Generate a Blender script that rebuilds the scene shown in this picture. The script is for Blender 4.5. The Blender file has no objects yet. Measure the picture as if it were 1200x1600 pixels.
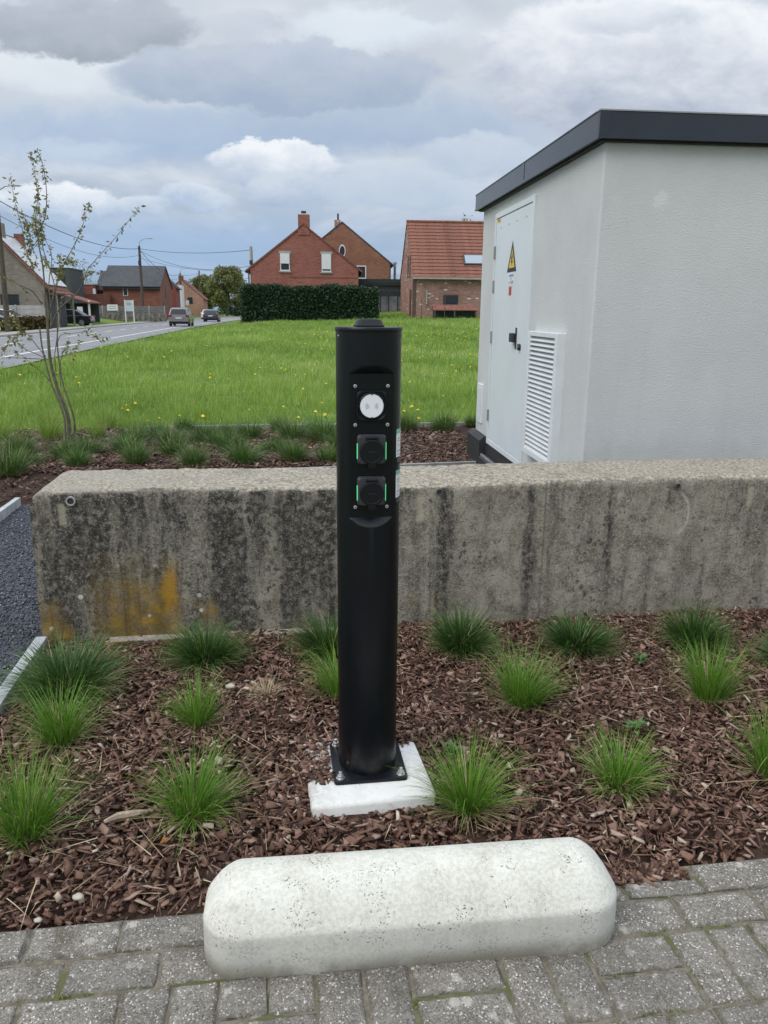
import bpy, bmesh, math, random
import numpy as np
from mathutils import Vector, Matrix
random.seed(7); RNG = np.random.default_rng(11)
R = math.radians
scene = bpy.context.scene
COL = scene.collection

# ------------------------------------------------------------------ camera
cam_d = bpy.data.cameras.new('camera'); cam = bpy.data.objects.new('camera', cam_d); COL.objects.link(cam)
cam_d.sensor_fit = 'VERTICAL'; cam_d.sensor_height = 24.0; cam_d.lens = 24.0 * 1202 / 1600
cam_d.clip_start = 0.05; cam_d.clip_end = 3000
cam.matrix_world = Matrix.Translation((0, 0, 1.5)) @ (Matrix.Rotation(R(90 - 14.64), 4, 'X') @ Matrix.Rotation(R(0.5), 4, 'Z'))
scene.camera = cam

# ------------------------------------------------------------------ node helpers
class S:
    """a node socket with arithmetic"""
    def __init__(s, nt, o): s.nt = nt; s.o = o
    def _m(s, op, b=None, c=None, clamp=False):
        n = s.nt.nodes.new('ShaderNodeMath'); n.operation = op; n.use_clamp = clamp
        for i, v in enumerate((s, b, c)):
            if v is None: continue
            if isinstance(v, S): s.nt.links.new(v.o, n.inputs[i])
            else: n.inputs[i].default_value = v
        return S(s.nt, n.outputs[0])
    def __add__(s, b): return s._m('ADD', b)
    __radd__ = __add__
    def __sub__(s, b): return s._m('SUBTRACT', b)
    def __rsub__(s, b): return (s * -1.0) + b
    def __mul__(s, b): return s._m('MULTIPLY', b)
    __rmul__ = __mul__
    def __truediv__(s, b): return s._m('DIVIDE', b)
    def pow(s, b): return s._m('POWER', b)
    def max(s, b): return s._m('MAXIMUM', b)
    def min(s, b): return s._m('MINIMUM', b)
    def abs(s): return s._m('ABSOLUTE')
    def sqrt(s): return s._m('SQRT')
    def gt(s, b): return s._m('GREATER_THAN', b)
    def clamp(s): return s._m('ADD', 0.0, clamp=True)
    def ss(s, a, b):
        n = s.nt.nodes.new('ShaderNodeMapRange'); n.interpolation_type = 'SMOOTHSTEP'
        s.nt.links.new(s.o, n.inputs[0])
        lo, hi, t0, t1 = (a, b, 0., 1.) if a < b else (b, a, 1., 0.)
        n.inputs[1].default_value = lo; n.inputs[2].default_value = hi; n.inputs[3].default_value = t0; n.inputs[4].default_value = t1
        return S(s.nt, n.outputs[0])

class NT:
    def __init__(s, nt): s.nt = nt
    def node(s, t, ins=None, **props):
        n = s.nt.nodes.new(t)
        for k, v in props.items(): setattr(n, k, v)
        for k, v in (ins or {}).items():
            if isinstance(v, S): s.nt.links.new(v.o, n.inputs[k])
            elif isinstance(v, bpy.types.NodeSocket): s.nt.links.new(v, n.inputs[k])
            else: n.inputs[k].default_value = v
        return n
    def s(s, o): return S(s.nt, o)
    def coords(s, kind='Object'):
        o = s.node('ShaderNodeTexCoord').outputs[kind]
        x = s.node('ShaderNodeSeparateXYZ', {0: o})
        return o, S(s.nt, x.outputs[0]), S(s.nt, x.outputs[1]), S(s.nt, x.outputs[2])
    def xyz(s, x, y, z=0.0): return s.node('ShaderNodeCombineXYZ', {0: x, 1: y, 2: z}).outputs[0]
    def noise(s, vec, scale, detail=4.0, rough=0.55, dist=0.0):
        return S(s.nt, s.node('ShaderNodeTexNoise', {'Vector': vec, 'Scale': scale, 'Detail': detail, 'Roughness': rough, 'Distortion': dist}).outputs[0])
    def voro(s, vec, scale, feature='F1', out=0, rnd=1.0):
        n = s.node('ShaderNodeTexVoronoi', {'Vector': vec, 'Scale': scale, 'Randomness': rnd}, feature=feature)
        return S(s.nt, n.outputs[out]) if out == 0 else n.outputs[out]
    def mix(s, f, a, b, blend='MIX'):
        n = s.node('ShaderNodeMix', data_type='RGBA', blend_type=blend)
        for i, v in ((0, f), (6, a), (7, b)):
            if isinstance(v, S): s.nt.links.new(v.o, n.inputs[i])
            elif isinstance(v, bpy.types.NodeSocket): s.nt.links.new(v, n.inputs[i])
            elif i == 0: n.inputs[0].default_value = v
            else: n.inputs[i].default_value = (*v[:3], 1.0)
        return n.outputs[2]
    def bump(s, h, strength=0.3, dist=0.01, normal=None):
        ins = {'Strength': strength, 'Distance': dist, 'Height': h}
        if normal is not None: ins['Normal'] = normal
        return s.node('ShaderNodeBump', ins).outputs[0]

# ------------------------------------------------------------------ world: broken cloud cover over a Nishita sky
SUN_EL, SUN_ROT = R(46), R(-130)      # sun high, behind and to the left of the camera, veiled by cloud
world = bpy.data.worlds.new('World'); scene.world = world; world.use_nodes = True
wt = world.node_tree; wt.nodes.clear(); w = NT(wt)
sky = w.node('ShaderNodeTexSky', sky_type='NISHITA', sun_disc=False, sun_elevation=SUN_EL, sun_rotation=SUN_ROT, altitude=30.0, air_density=1.0, dust_density=1.5, ozone_density=1.0)
dvec, dx, dy, dz = w.coords('Generated')
zc = dz.max(0.0)
den = zc + 0.17
cx, cy = dx / den, dy / den
pv = w.xyz(cx, cy, 0.0)
big = w.noise(pv, 0.85, 5.0, 0.56, 0.35)
den2 = zc + 0.205
pv2 = w.xyz(dx / den2, dy / den2, 0.0)      # the same field looked at a little higher: lit upper rims
big2 = w.noise(pv2, 0.85, 5.0, 0.56, 0.35)
fine = w.noise(w.xyz(dx * 1.0, dy * 1.0, dz * 2.4), 6.0, 4.0, 0.6, 0.2)
rim = ((big - big2) * 4.2 + 0.45).clamp()
cover = big.ss(0.43, 0.56)
skyb = w.mix(1.0, sky.outputs[0], (0.085, 0.085, 0.085), 'MULTIPLY')
hz = zc.ss(0.0, 0.26)                        # haze-blue low sky, brighter cloud higher up
gap = w.mix(0.62, skyb, (0.30, 0.43, 0.63))
gap = w.mix(hz, gap, (0.58, 0.64, 0.72))
dark = w.mix(hz, (0.26, 0.37, 0.53), (0.40, 0.45, 0.53))
lite = w.mix(hz, (0.52, 0.60, 0.72), (0.76, 0.80, 0.85))
cl = w.mix((rim * 0.75 + fine * 0.5 - 0.10).clamp(), dark, lite)
colr = w.mix(cover * 0.9, gap, cl)
# single clouds seen ahead (direction of view u = x/y, v = z/y)
fwd = dy.gt(0.05)
ys = dy.max(0.05)
u0, v0 = dx / ys, dz / ys
wn = w.node('ShaderNodeTexNoise', {'Vector': w.xyz(u0, v0 * 1.7, 0.0), 'Scale': 13.0, 'Detail': 7.0, 'Roughness': 0.63, 'Distortion': 0.2})
wsep = w.node('ShaderNodeSeparateColor', {0: wn.outputs[1]})
wa, wb = w.s(wsep.outputs[0]), w.s(wsep.outputs[1])
uu = u0 + (wa - 0.5) * 0.085 + (1.0 - fwd) * 50.0
vv = v0 + (wb - 0.5) * 0.058
uv = w.xyz(uu, vv, 0.0)
wash = (wa - 0.5) * 1.3
def cloud(c, u, v, ru, rv, top, bot, amt=1.0, soft=0.55):
    q = w.node('ShaderNodeVectorMath', {0: uv, 1: (1 / ru, 1 / rv, 0), 2: (-u / ru, -v / rv, 0)}, operation='MULTIPLY_ADD')
    d = w.node('ShaderNodeVectorMath', {0: q.outputs[0]}, operation='LENGTH').outputs['Value']
    m = w.node('ShaderNodeMapRange', {0: d, 1: 1.15 - soft, 2: 1.15, 3: amt, 4: 0.0}, interpolation_type='SMOOTHSTEP').outputs[0]
    t = w.node('ShaderNodeMath', {0: vv, 1: 0.55 / rv, 2: 0.5 - v * 0.55 / rv}, operation='MULTIPLY_ADD').outputs[0]
    sh = w.node('ShaderNodeMath', {0: t, 1: wash}, operation='ADD', use_clamp=True)
    return w.mix(w.s(m), c, w.mix(w.s(sh.outputs[0]), bot, top))
WH, DK = (0.80, 0.83, 0.87), (0.33, 0.37, 0.44)
for args in [
    (-0.28, 0.072, 0.36, 0.050, (0.34, 0.48, 0.69), (0.32, 0.47, 0.69), 0.75, 0.9),
    (-0.28, 0.200, 0.36, 0.036, (0.44, 0.55, 0.69), (0.35, 0.46, 0.64), 0.85, 0.8),
    (0.00, 0.215, 0.24, 0.036, (0.44, 0.53, 0.65), (0.35, 0.45, 0.61), 0.85, 0.7),
    (-0.02, 0.318, 0.15, 0.030, (0.74, 0.80, 0.86), (0.66, 0.74, 0.82), 0.9, 0.8),
    (-0.38, 0.270, 0.15, 0.030, (0.74, 0.79, 0.84), (0.65, 0.71, 0.78), 0.9, 0.6),
    (-0.13, 0.262, 0.19, 0.034, (0.50, 0.56, 0.66), (0.36, 0.44, 0.57), 0.97, 0.20),
    (-0.09, 0.285, 0.05, 0.018, (0.52, 0.58, 0.68), (0.42, 0.50, 0.62), 0.85, 0.35),
    (-0.35, 0.315, 0.125, 0.036, (0.50, 0.54, 0.62), (0.34, 0.39, 0.46), 0.97, 0.26),
    (-0.17, 0.315, 0.05, 0.020, (0.59, 0.65, 0.73), (0.47, 0.53, 0.62), 0.7, 0.6),
    (0.30, 0.280, 0.20, 0.072, (0.84, 0.87, 0.91), (0.40, 0.46, 0.57), 0.97, 0.20),
    (0.28, 0.330, 0.085, 0.020, (0.74, 0.79, 0.85), (0.53, 0.59, 0.68), 0.8, 0.5),
    (0.05, 0.330, 0.04, 0.012, (0.55, 0.61, 0.69), (0.55, 0.61, 0.69), 0.7, 0.6),
    (-0.37, 0.187, 0.085, 0.012, (0.55, 0.64, 0.74), (0.53, 0.63, 0.76), 0.75, 0.9),
    (-0.135, 0.172, 0.078, 0.025, (0.84, 0.87, 0.91), (0.42, 0.51, 0.65), 0.98, 0.20),
    (-0.120, 0.143, 0.056, 0.020, (0.59, 0.66, 0.75), (0.37, 0.47, 0.63), 0.92, 0.28),
    (-0.40, 0.128, 0.072, 0.023, (0.84, 0.87, 0.91), (0.41, 0.52, 0.68), 0.98, 0.28),
    (-0.305, 0.122, 0.038, 0.012, (0.65, 0.72, 0.80), (0.41, 0.52, 0.68), 0.9, 0.35),
    (-0.235, 0.132, 0.045, 0.013, (0.66, 0.73, 0.81), (0.41, 0.52, 0.68), 0.9, 0.35),
    (0.02, 0.145, 0.11, 0.026, (0.57, 0.64, 0.73), (0.44, 0.54, 0.68), 0.85, 0.40),
    (0.11, 0.182, 0.085, 0.026, (0.57, 0.64, 0.73), (0.45, 0.54, 0.67), 0.85, 0.40)]:
    colr = cloud(colr, *args)
# an overcast sky grows brighter towards the zenith
zen = dz.ss(0.32, 0.95) * 1.45 + 0.97
colr = w.mix(1.0, colr, w.node('ShaderNodeCombineColor', {0: zen, 1: zen, 2: zen}).outputs[0], 'MULTIPLY')
bg = w.node('ShaderNodeBackground', {'Color': colr, 'Strength': 1.0})
world.cycles.sampling_method = 'MANUAL'; world.cycles.sample_map_resolution = 256
wo = w.node('ShaderNodeOutputWorld'); wt.links.new(bg.outputs[0], wo.inputs[0])

sun_d = bpy.data.lights.new('sun', 'SUN'); sun_d.energy = 1.5; sun_d.angle = R(40); sun_d.color = (1.0, 0.96, 0.89)
sun = bpy.data.objects.new('sun', sun_d); COL.objects.link(sun)
sd = Vector((math.cos(SUN_EL) * math.sin(SUN_ROT), math.cos(SUN_EL) * math.cos(SUN_ROT), math.sin(SUN_EL)))
sun.rotation_euler = sd.to_track_quat('Z', 'Y').to_euler()
scene.view_settings.view_transform = 'Standard'; scene.view_settings.look = 'None'
scene.view_settings.gamma = 1.0; scene.view_settings.use_curve_mapping = False
scene.view_settings.exposure = 0.15
scene.render.engine = 'CYCLES'
scene.cycles.use_adaptive_sampling = True; scene.cycles.adaptive_threshold = 0.02
scene.cycles.max_bounces = 6; scene.cycles.diffuse_bounces = 2; scene.cycles.glossy_bounces = 3; scene.cycles.transparent_max_bounces = 8

# ------------------------------------------------------------------ materials
MATS = {}
def newmat(name):
    m = bpy.data.materials.new(name); m.use_nodes = True; m.node_tree.nodes.clear(); return m, NT(m.node_tree)
def finish(n, col, rough=0.7, normal=None, metal=0.0, spec=0.5, emit=None, coat=0.0, trans=None):
    ins = {'Base Color': col if not isinstance(col, tuple) else (*col, 1.0), 'Roughness': rough, 'Metallic': metal, 'Specular IOR Level': spec}
    if normal is not None: ins['Normal'] = normal
    if coat: ins['Coat Weight'] = coat; ins['Coat Roughness'] = 0.06
    if emit: ins['Emission Color'] = (*emit[0], 1.0); ins['Emission Strength'] = emit[1]
    b = n.node('ShaderNodeBsdfPrincipled', ins)
    out = n.node('ShaderNodeOutputMaterial')
    if trans:
        t = n.node('ShaderNodeBsdfTranslucent', {'Color': trans[0]})
        mx = n.node('ShaderNodeMixShader', {0: trans[1], 1: b.outputs[0], 2: t.outputs[0]})
        n.nt.links.new(mx.outputs[0], out.inputs[0])
    else: n.nt.links.new(b.outputs[0], out.inputs[0])
def P(name, col, rough=0.6, metal=0.0, var=0.12, vs=4.0, bump=0.0, bs=60.0, spec=0.5, emit=None, coat=0.0):
    """plain material with slight uneven tone and fine relief"""
    if name in MATS: return MATS[name]
    m, n = newmat(name)
    v, x, y, z = n.coords()
    nz = n.noise(v, vs, 5.0, 0.6)
    c = n.mix(nz.ss(0.3, 0.7), tuple(k * (1 - var) for k in col), tuple(min(1, k * (1 + var)) for k in col))
    nm = n.bump(n.noise(v, bs, 3.0), bump, 0.004) if bump else None
    finish(n, c, rough, nm, metal, spec, emit, coat)
    MATS[name] = m; return m
def brickmat(name, c1, c2, mortar, patch=None, bw=0.21, rh=0.068, mo=0.011):
    m, n = newmat(name); v, x, y, z = n.coords()
    vec = n.xyz(x + y, z, 0.0)
    b = n.node('ShaderNodeTexBrick', {'Vector': vec, 'Color1': (*c1, 1), 'Color2': (*c2, 1), 'Mortar': (*mortar, 1), 'Scale': 1.0, 'Mortar Size': mo, 'Bias': 0.0, 'Brick Width': bw, 'Row Height': rh})
    c = n.mix(n.noise(v, 0.5, 5.0, 0.65).ss(0.35, 0.7) * 0.45, b.outputs[0], tuple(k * 0.62 for k in c1))
    c = n.mix(n.noise(n.xyz(x + y, z * 2.5, 0.0), 2.2, 4.0).ss(0.5, 0.75) * 0.4, c, tuple(min(1, k * 1.35) for k in c2))
    row = n.noise(n.xyz((x + y) * 1.6, z * 7.0, 0.0), 1.0, 3.0, 0.7)      # courses laid from different batches
    c = n.mix(row.ss(0.55, 0.70) * 0.55, c, tuple(min(1, k * 1.5) for k in c2)); c = n.mix(row.ss(0.45, 0.32) * 0.6, c, tuple(k * 0.5 for k in c1))
    if patch:   # odd pale bricks let into the wall
        cell = n.node('ShaderNodeTexVoronoi', {'Vector': n.xyz((x + y) * 3.2, z * 9.0, 0.0), 'Scale': 1.0}, feature='F1')
        sp = n.node('ShaderNodeSeparateColor', {0: cell.outputs[1]})
        c = n.mix(n.s(sp.outputs[0]).gt(0.93) * n.s(cell.outputs[0]).ss(0.55, 0.40), c, patch)
    nm = n.bump(n.s(b.outputs[1]) * -1.0, 0.6, 0.01)
    finish(n, c, 0.85, nm, 0, 0.25); MATS[name] = m; return m
def tilemat(name, c1, c2, pitch=0.22, axis='x'):
    m, n = newmat(name); v, x, y, z = n.coords()
    a = x if axis == 'x' else y
    wv = n.node('ShaderNodeTexWave', {'Vector': n.xyz(a, 0.0, 0.0), 'Scale': 1.0 / pitch / 3.14159 * 1.5708, 'Distortion': 0.0}, wave_type='BANDS')
    nz = n.noise(v, 3.0, 5.0, 0.7); n2 = n.noise(v, 0.45, 3.0)
    c = n.mix(nz.ss(0.3, 0.7), c1, c2); c = n.mix(n2.ss(0.45, 0.75) * 0.5, c, tuple(k * 0.5 for k in c1))
    finish(n, c, 0.8, n.bump(n.s(wv.outputs[1]), 0.7, 0.03), 0, 0.3); MATS[name] = m; return m
def tintmat(name, ramp, rough=0.75, trans=None, spec=0.3, bump=None):
    """colour picked per piece from its 'tint' attribute"""
    m, n = newmat(name)
    at = n.node('ShaderNodeAttribute', attribute_name='tint')
    cr = n.node('ShaderNodeValToRGB', {0: at.outputs['Fac']})
    e = cr.color_ramp.elements
    while len(e) < len(ramp): e.new(0.5)
    for i, (p, c) in enumerate(ramp): e[i].position = p; e[i].color = (*c, 1)
    c = cr.outputs[0]; nm = None
    if bump:
        v, x, y, z = n.coords(); nz = n.noise(v, bump, 3.0)
        c = n.mix(nz.ss(0.3, 0.75) * 0.5, c, n.mix(1.0, c, (0.5, 0.48, 0.46), 'MULTIPLY')); nm = n.bump(nz, 0.5, 0.003)
    finish(n, c, rough, nm, 0, spec, trans=(c, trans) if trans else None)
    MATS[name] = m; return m

def mat_wall():
    m, n = newmat('weathered_concrete'); v, x, y, z = n.coords()
    geo = n.node('ShaderNodeNewGeometry'); nzv = n.node('ShaderNodeSeparateXYZ', {0: geo.outputs['Normal']}); up = n.s(nzv.outputs[2]).ss(0.35, 0.8)
    wv = n.noise(v, 3.0, 4.0); 
    streak = n.noise(n.xyz(x * 6.0 + wv * 0.6, y * 4.0, z * 0.7), 1.6, 7.0, 0.62)
    mott = n.noise(v, 9.0, 8.0, 0.68, 0.3); gr = n.noise(v, 70.0, 5.0, 0.75); spk = n.noise(v, 28.0, 5.0, 0.7)
    c = n.mix(mott.ss(0.32, 0.66), (0.125, 0.110, 0.088), (0.355, 0.325, 0.265))
    c = n.mix(gr.ss(0.47, 0.66) * 0.75, c, (0.40, 0.36, 0.285))
    left = x.ss(2.3, 0.7)                    # darker growth towards the free end
    dark = ((streak - 0.5) * 3.6 + (mott - 0.5) * 1.6 + left * 0.46 + z.ss(0.05, 0.6) * 0.10 + 0.06).ss(0.0, 0.75)
    c = n.mix(dark * (spk.ss(0.34, 0.58) * 0.66 + 0.30), c, (0.030, 0.028, 0.026))
    # black lichen discs
    wrp = n.node('ShaderNodeTexNoise', {'Vector': v, 'Scale': 26.0, 'Detail': 3.0}).outputs[1]
    vw = n.node('ShaderNodeVectorMath', {0: v, 1: n.node('ShaderNodeVectorMath', {0: wrp, 'Scale': 0.05}, operation='SCALE').outputs[0]}, operation='ADD').outputs[0]
    vo = n.voro(vw, 26.0) + (n.noise(v, 14.0, 3.0) - 0.5) * 0.7; vb = n.noise(v, 3.2, 5.0, 0.65)
    c = n.mix(vo.ss(0.34, 0.16) * (vb + left * 0.1).ss(0.46, 0.62) * 0.75, c, (0.032, 0.030, 0.028))
    vo2 = n.voro(vw, 75.0); c = n.mix(vo2.ss(0.34, 0.16) * (n.noise(v, 7.0, 4.0, 0.7) + left * 0.12).ss(0.45, 0.62) * 0.8, c, (0.028, 0.026, 0.024))
    hf = n.noise(v, 190.0, 3.0, 0.7); mf = n.noise(v, 95.0, 4.0, 0.8); c = n.mix(mf.ss(0.57, 0.66) * 0.7, c, (0.42, 0.39, 0.32)); c = n.mix(mf.ss(0.43, 0.35) * 0.55, c, (0.028, 0.026, 0.023)); c = n.mix(hf.ss(0.56, 0.70) * 0.5, c, (0.40, 0.37, 0.31)); c = n.mix(hf.ss(0.44, 0.32) * 0.6, c, (0.035, 0.032, 0.028))
    # ochre run-off low on the free end
    edge = (n.noise(n.xyz(x * 13.0, y, z * 1.6), 1.0, 5.0) - 0.5) * 0.75
    zt = z + (n.noise(n.xyz(x * 9.0, y, z * 3.0), 1.0, 5.0) - 0.5) * 0.35
    och = (x + edge * 0.35).ss(0.18, 0.36) * (x + edge * 0.3).ss(0.72, 0.54) * zt.ss(0.46, 0.08)
    och2 = x.ss(0.14, 0.04) * zt.ss(0.26, 0.10) * 0.75
    och3 = n.noise(n.xyz(x * 2.2, 4.0, z), 2.0, 3.0).ss(0.56, 0.66) * zt.ss(0.20, 0.08) * x.ss(2.2, 1.2) * 0.8
    om = (och + och2 + och3).clamp() * (mott.ss(0.34, 0.54) * 0.55 + 0.38) * (gr.ss(0.36, 0.56) * 0.4 + 0.6)
    c = n.mix(om, c, n.mix(n.noise(v, 14.0, 4.0).ss(0.4, 0.66), (0.17, 0.115, 0.034), (0.36, 0.215, 0.024)))
    oc_core = ((x - 0.585).abs() + (mott - 0.5) * 0.05).ss(0.05, 0.015) * (zt - 0.21).abs().ss(0.13, 0.05)
    st_ = n.noise(n.xyz(x * 30.0, 0.0, z * 1.2), 1.0, 4.0); c = n.mix(om * st_.ss(0.5, 0.65) * 0.6, c, (0.07, 0.055, 0.03))
    c = n.mix(oc_core * (gr.ss(0.36, 0.5) * 0.4 + 0.32), c, (0.42, 0.22, 0.012))
    # pale lichen blotches
    vp = n.voro(v, 13.0); vc = n.noise(v, 5.0, 2.0)
    c = n.mix((vp + (gr - 0.5) * 0.12).ss(0.19, 0.12) * vc.ss(0.44, 0.52) * x.ss(1.2, 0.6) * z.ss(0.55, 0.3), c, (0.55, 0.53, 0.46))
    # cast-in pale marks below the sleeves, a scrape, the formwork seam
    def rect(xa, xb, za, zb, s=0.008): return ((x - (xa + xb) / 2).abs() + (spk - 0.5) * 0.012).ss((xb - xa) / 2 + s, (xb - xa) / 2 - s) * (z - (za + zb) / 2).abs().ss((zb - za) / 2 + s, (zb - za) / 2 - s)
    marks = rect(0.125, 0.155, 0.56, 0.66) + rect(1.745, 1.78, 0.53, 0.66) + rect(3.44, 3.47, 0.56, 0.66)
    c = n.mix((marks * 0.7).clamp(), c, (0.40, 0.35, 0.27))
    dxs, dzs = (x - 3.06) / 0.075, (z - 0.53) / 0.11
    ring = ((dxs * dxs + dzs * dzs).sqrt() - 1.0).abs().ss(0.13, 0.03) * dxs.ss(0.1, 0.6)
    c = n.mix(ring * 0.7, c, (0.42, 0.40, 0.36))
    seam = ((x - 2.385).abs() + (spk - 0.5) * 0.006).ss(0.007, 0.002) + ((x - 2.41).abs()).ss(0.004, 0.001) * 0.5
    c = n.mix((seam * 0.5).clamp(), c, (0.10, 0.09, 0.075))
    # the top: washed, pebbly, tan
    top = n.mix(n.noise(v, 60.0, 5.0, 0.75).ss(0.35, 0.65), (0.15, 0.13, 0.10), (0.45, 0.405, 0.33))
    top = n.mix(n.noise(v, 6.0, 6.0, 0.7).ss(0.5, 0.72) * 0.6, top, (0.10, 0.09, 0.072))
    top = n.mix(x.ss(1.6, 0.4) * n.noise(v, 12.0, 4.0).ss(0.4, 0.6) * 0.45, top, (0.30, 0.28, 0.24))
    c = n.mix(up, c, top)
    h = gr * 0.6 + spk * 0.8 + n.voro(v, 55.0).ss(0.0, 0.3) * 0.4
    finish(n, c, 0.92, n.bump(h + hf * 0.5, 0.7, 0.006), 0, 0.2); return m

def mat_block():
    m, n = newmat('pale_concrete'); v, x, y, z = n.coords()
    mott = n.noise(v, 5.0, 6.0, 0.65); gr = n.noise(v, 110.0, 3.0, 0.7)
    c = n.mix(mott.ss(0.3, 0.7), (0.53, 0.515, 0.445), (0.635, 0.62, 0.55))
    c = n.mix(gr.ss(0.45, 0.7) * 0.4, c, (0.44, 0.44, 0.40))
    c = n.mix(n.noise(n.xyz(x * 3, y * 3, z * 0.6), 3.0, 5.0, 0.6).ss(0.48, 0.70) * 0.5, c, (0.40, 0.38, 0.30))
    warp = n.node('ShaderNodeTexNoise', {'Vector': v, 'Scale': 30.0}).outputs[1]
    wv = n.node('ShaderNodeVectorMath', {0: v, 1: n.node('ShaderNodeVectorMath', {0: warp, 'Scale': 0.035}, operation='SCALE').outputs[0]}, operation='ADD').outputs[0]
    p1 = n.voro(wv, 150.0); k1 = n.noise(v, 16.0, 3.0).ss(0.46, 0.66)
    p2 = n.voro(wv, 60.0); k2 = n.noise(v, 9.0, 2.0).ss(0.53, 0.66)
    pits = (p1.ss(0.33, 0.15) * k1 + p2.ss(0.20, 0.10) * k2).clamp()
    c = n.mix(gr.ss(0.55, 0.42) * 0.35, c, (0.70, 0.70, 0.66)); c = n.mix(pits * 0.9, c, (0.075, 0.073, 0.062))
    c = n.mix(z.ss(0.125, 0.085) * (mott.ss(0.35, 0.6) * 0.35 + 0.12), c, (0.36, 0.36, 0.335))  # upright band below the crease greyed, shade painted into the colour
    c = n.mix(z.ss(0.06, 0.0) * mott.ss(0.28, 0.55) * 0.75, c, (0.17, 0.155, 0.11)); sc = n.noise(n.xyz(x * 2.2, y * 6.0, z * 9.0), 3.0, 6.0, 0.7).ss(0.58, 0.72); c = n.mix(sc * 0.30, c, (0.24, 0.23, 0.20))       # splash dirt along the foot
    finish(n, c, 0.85, n.bump(gr * 0.25 - pits, 0.5, 0.004), 0, 0.25); return m

def mat_paver():
    m, n = newmat('aggregate_paver'); v0, x0, y0, z0 = n.coords()
    oi = n.node('ShaderNodeObjectInfo'); rnd = n.s(oi.outputs['Random'])
    v = n.node('ShaderNodeNewGeometry').outputs['Position']
    mott = n.noise(v, 8.0, 5.0, 0.65)
    c = n.mix(mott.ss(0.3, 0.7), (0.122, 0.106, 0.088), (0.210, 0.188, 0.158))
    cell = n.node('ShaderNodeTexVoronoi', {'Vector': v, 'Scale': 270.0}); sp = n.node('ShaderNodeSeparateColor', {0: cell.outputs[1]})
    a, b = n.s(sp.outputs[0]), n.s(sp.outputs[1])
    c = n.mix(a.ss(0.35, 0.95) * 0.55, c, (0.36, 0.345, 0.315))
    c = n.mix(b.gt(0.955) * 0.8, c, (0.62, 0.60, 0.56)); c = n.mix(b.ss(0.12, 0.02) * 0.7, c, (0.045, 0.042, 0.04))
    c = n.mix(rnd * 0.35, c, (0.115, 0.108, 0.096))
    li = (n.voro(v, 17.0) + (n.noise(v, 38.0, 5.0, 0.65) - 0.5) * 0.75).ss(0.26, 0.14) * n.noise(v, 4.0, 3.0).ss(0.50, 0.60)
    c = n.mix(li * 0.5, c, (0.52, 0.49, 0.43))
    di = n.noise(v, 5.5, 5.0, 0.6).ss(0.56, 0.72)
    c = n.mix(di * 0.6, c, (0.085, 0.070, 0.048))
    edge = (x0.abs() - 0.098).max(y0.abs() - 0.043).ss(-0.004, 0.008) 
    c = n.mix(edge * n.noise(v, 30.0, 3.0).ss(0.35, 0.6) * 0.7, c, (0.075, 0.068, 0.050))
    finish(n, c, 0.9, n.bump(n.s(cell.outputs[0]) * -1.0 + mott * 0.5, 0.5, 0.004), 0, 0.25); return m

def mat_sand():
    m, n = newmat('joint_sand'); v, x, y, z = n.coords()
    c = n.mix(n.noise(v, 40.0, 5.0, 0.7).ss(0.3, 0.7), (0.105, 0.088, 0.064), (0.20, 0.172, 0.13))
    c = n.mix(n.noise(v, 6.0, 5.0, 0.6).ss(0.5, 0.6) * 0.85, c, (0.075, 0.085, 0.022))
    finish(n, c, 0.95, n.bump(n.noise(v, 120.0, 4.0), 0.7, 0.006)); return m

def mat_ground(name, c1, c2, c3, s=4.0, bs=40.0, rough=0.95):
    m, n = newmat(name); v, x, y, z = n.coords()
    c = n.mix(n.noise(v, s, 6.0, 0.65).ss(0.3, 0.7), c1, c2); c = n.mix(n.noise(v, s * 0.18, 4.0).ss(0.45, 0.7) * 0.6, c, c3)
    finish(n, c, rough, n.bump(n.noise(v, bs, 5.0, 0.7), 0.8, 0.02), 0, 0.2); return m

def mat_asphalt():
    m, n = newmat('asphalt'); v, x, y, z = n.coords()
    c = n.mix(n.noise(v, 1.2, 6.0, 0.6).ss(0.3, 0.7), (0.17, 0.172, 0.18), (0.225, 0.225, 0.232))
    c = n.mix(n.noise(n.xyz(x * 1.6, y * 0.05, 0.0), 1.0, 4.0).ss(0.5, 0.7) * 0.35, c, (0.13, 0.13, 0.135))
    finish(n, c, 0.72, n.bump(n.noise(v, 60.0, 3.0), 0.3, 0.01), 0, 0.4); return m

def mat_stucco():
    m, n = newmat('roughcast_render'); v, x, y, z = n.coords()
    gr = n.noise(n.xyz(x, y, z * 1.6), 85.0, 4.0, 0.7); g2 = n.voro(n.xyz(x, y, z * 1.5), 130.0)
    c = n.mix(n.noise(v, 1.3, 5.0, 0.6).ss(0.3, 0.7), (0.53, 0.545, 0.54), (0.585, 0.60, 0.595))
    c = n.mix(gr.ss(0.5, 0.72) * 0.35, c, (0.40, 0.40, 0.385))
    c = n.mix(n.noise(n.xyz(x * 9, y * 9, z * 0.5), 1.0, 4.0).ss(0.55, 0.75) * 0.07, c, (0.36, 0.36, 0.34))   # rain streaks
    bx, bz = (x - 0.372) / 0.055, (z - 2.16) / 0.06
    blot = (bx * bx + bz * bz).sqrt() + (n.noise(v, 22.0, 5.0) - 0.5) * 1.9
    c = n.mix(blot.ss(0.95, 0.6) * 0.75, c, (0.66, 0.665, 0.65))
    c = n.mix(z.ss(0.95, 0.25) * n.noise(v, 4.0, 6.0, 0.7).ss(0.4, 0.7) * 0.4, c, (0.30, 0.29, 0.26))
    finish(n, c, 0.85, n.bump(gr * 1.0 + g2 * 0.8, 0.46, 0.005), 0, 0.3); return m

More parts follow.
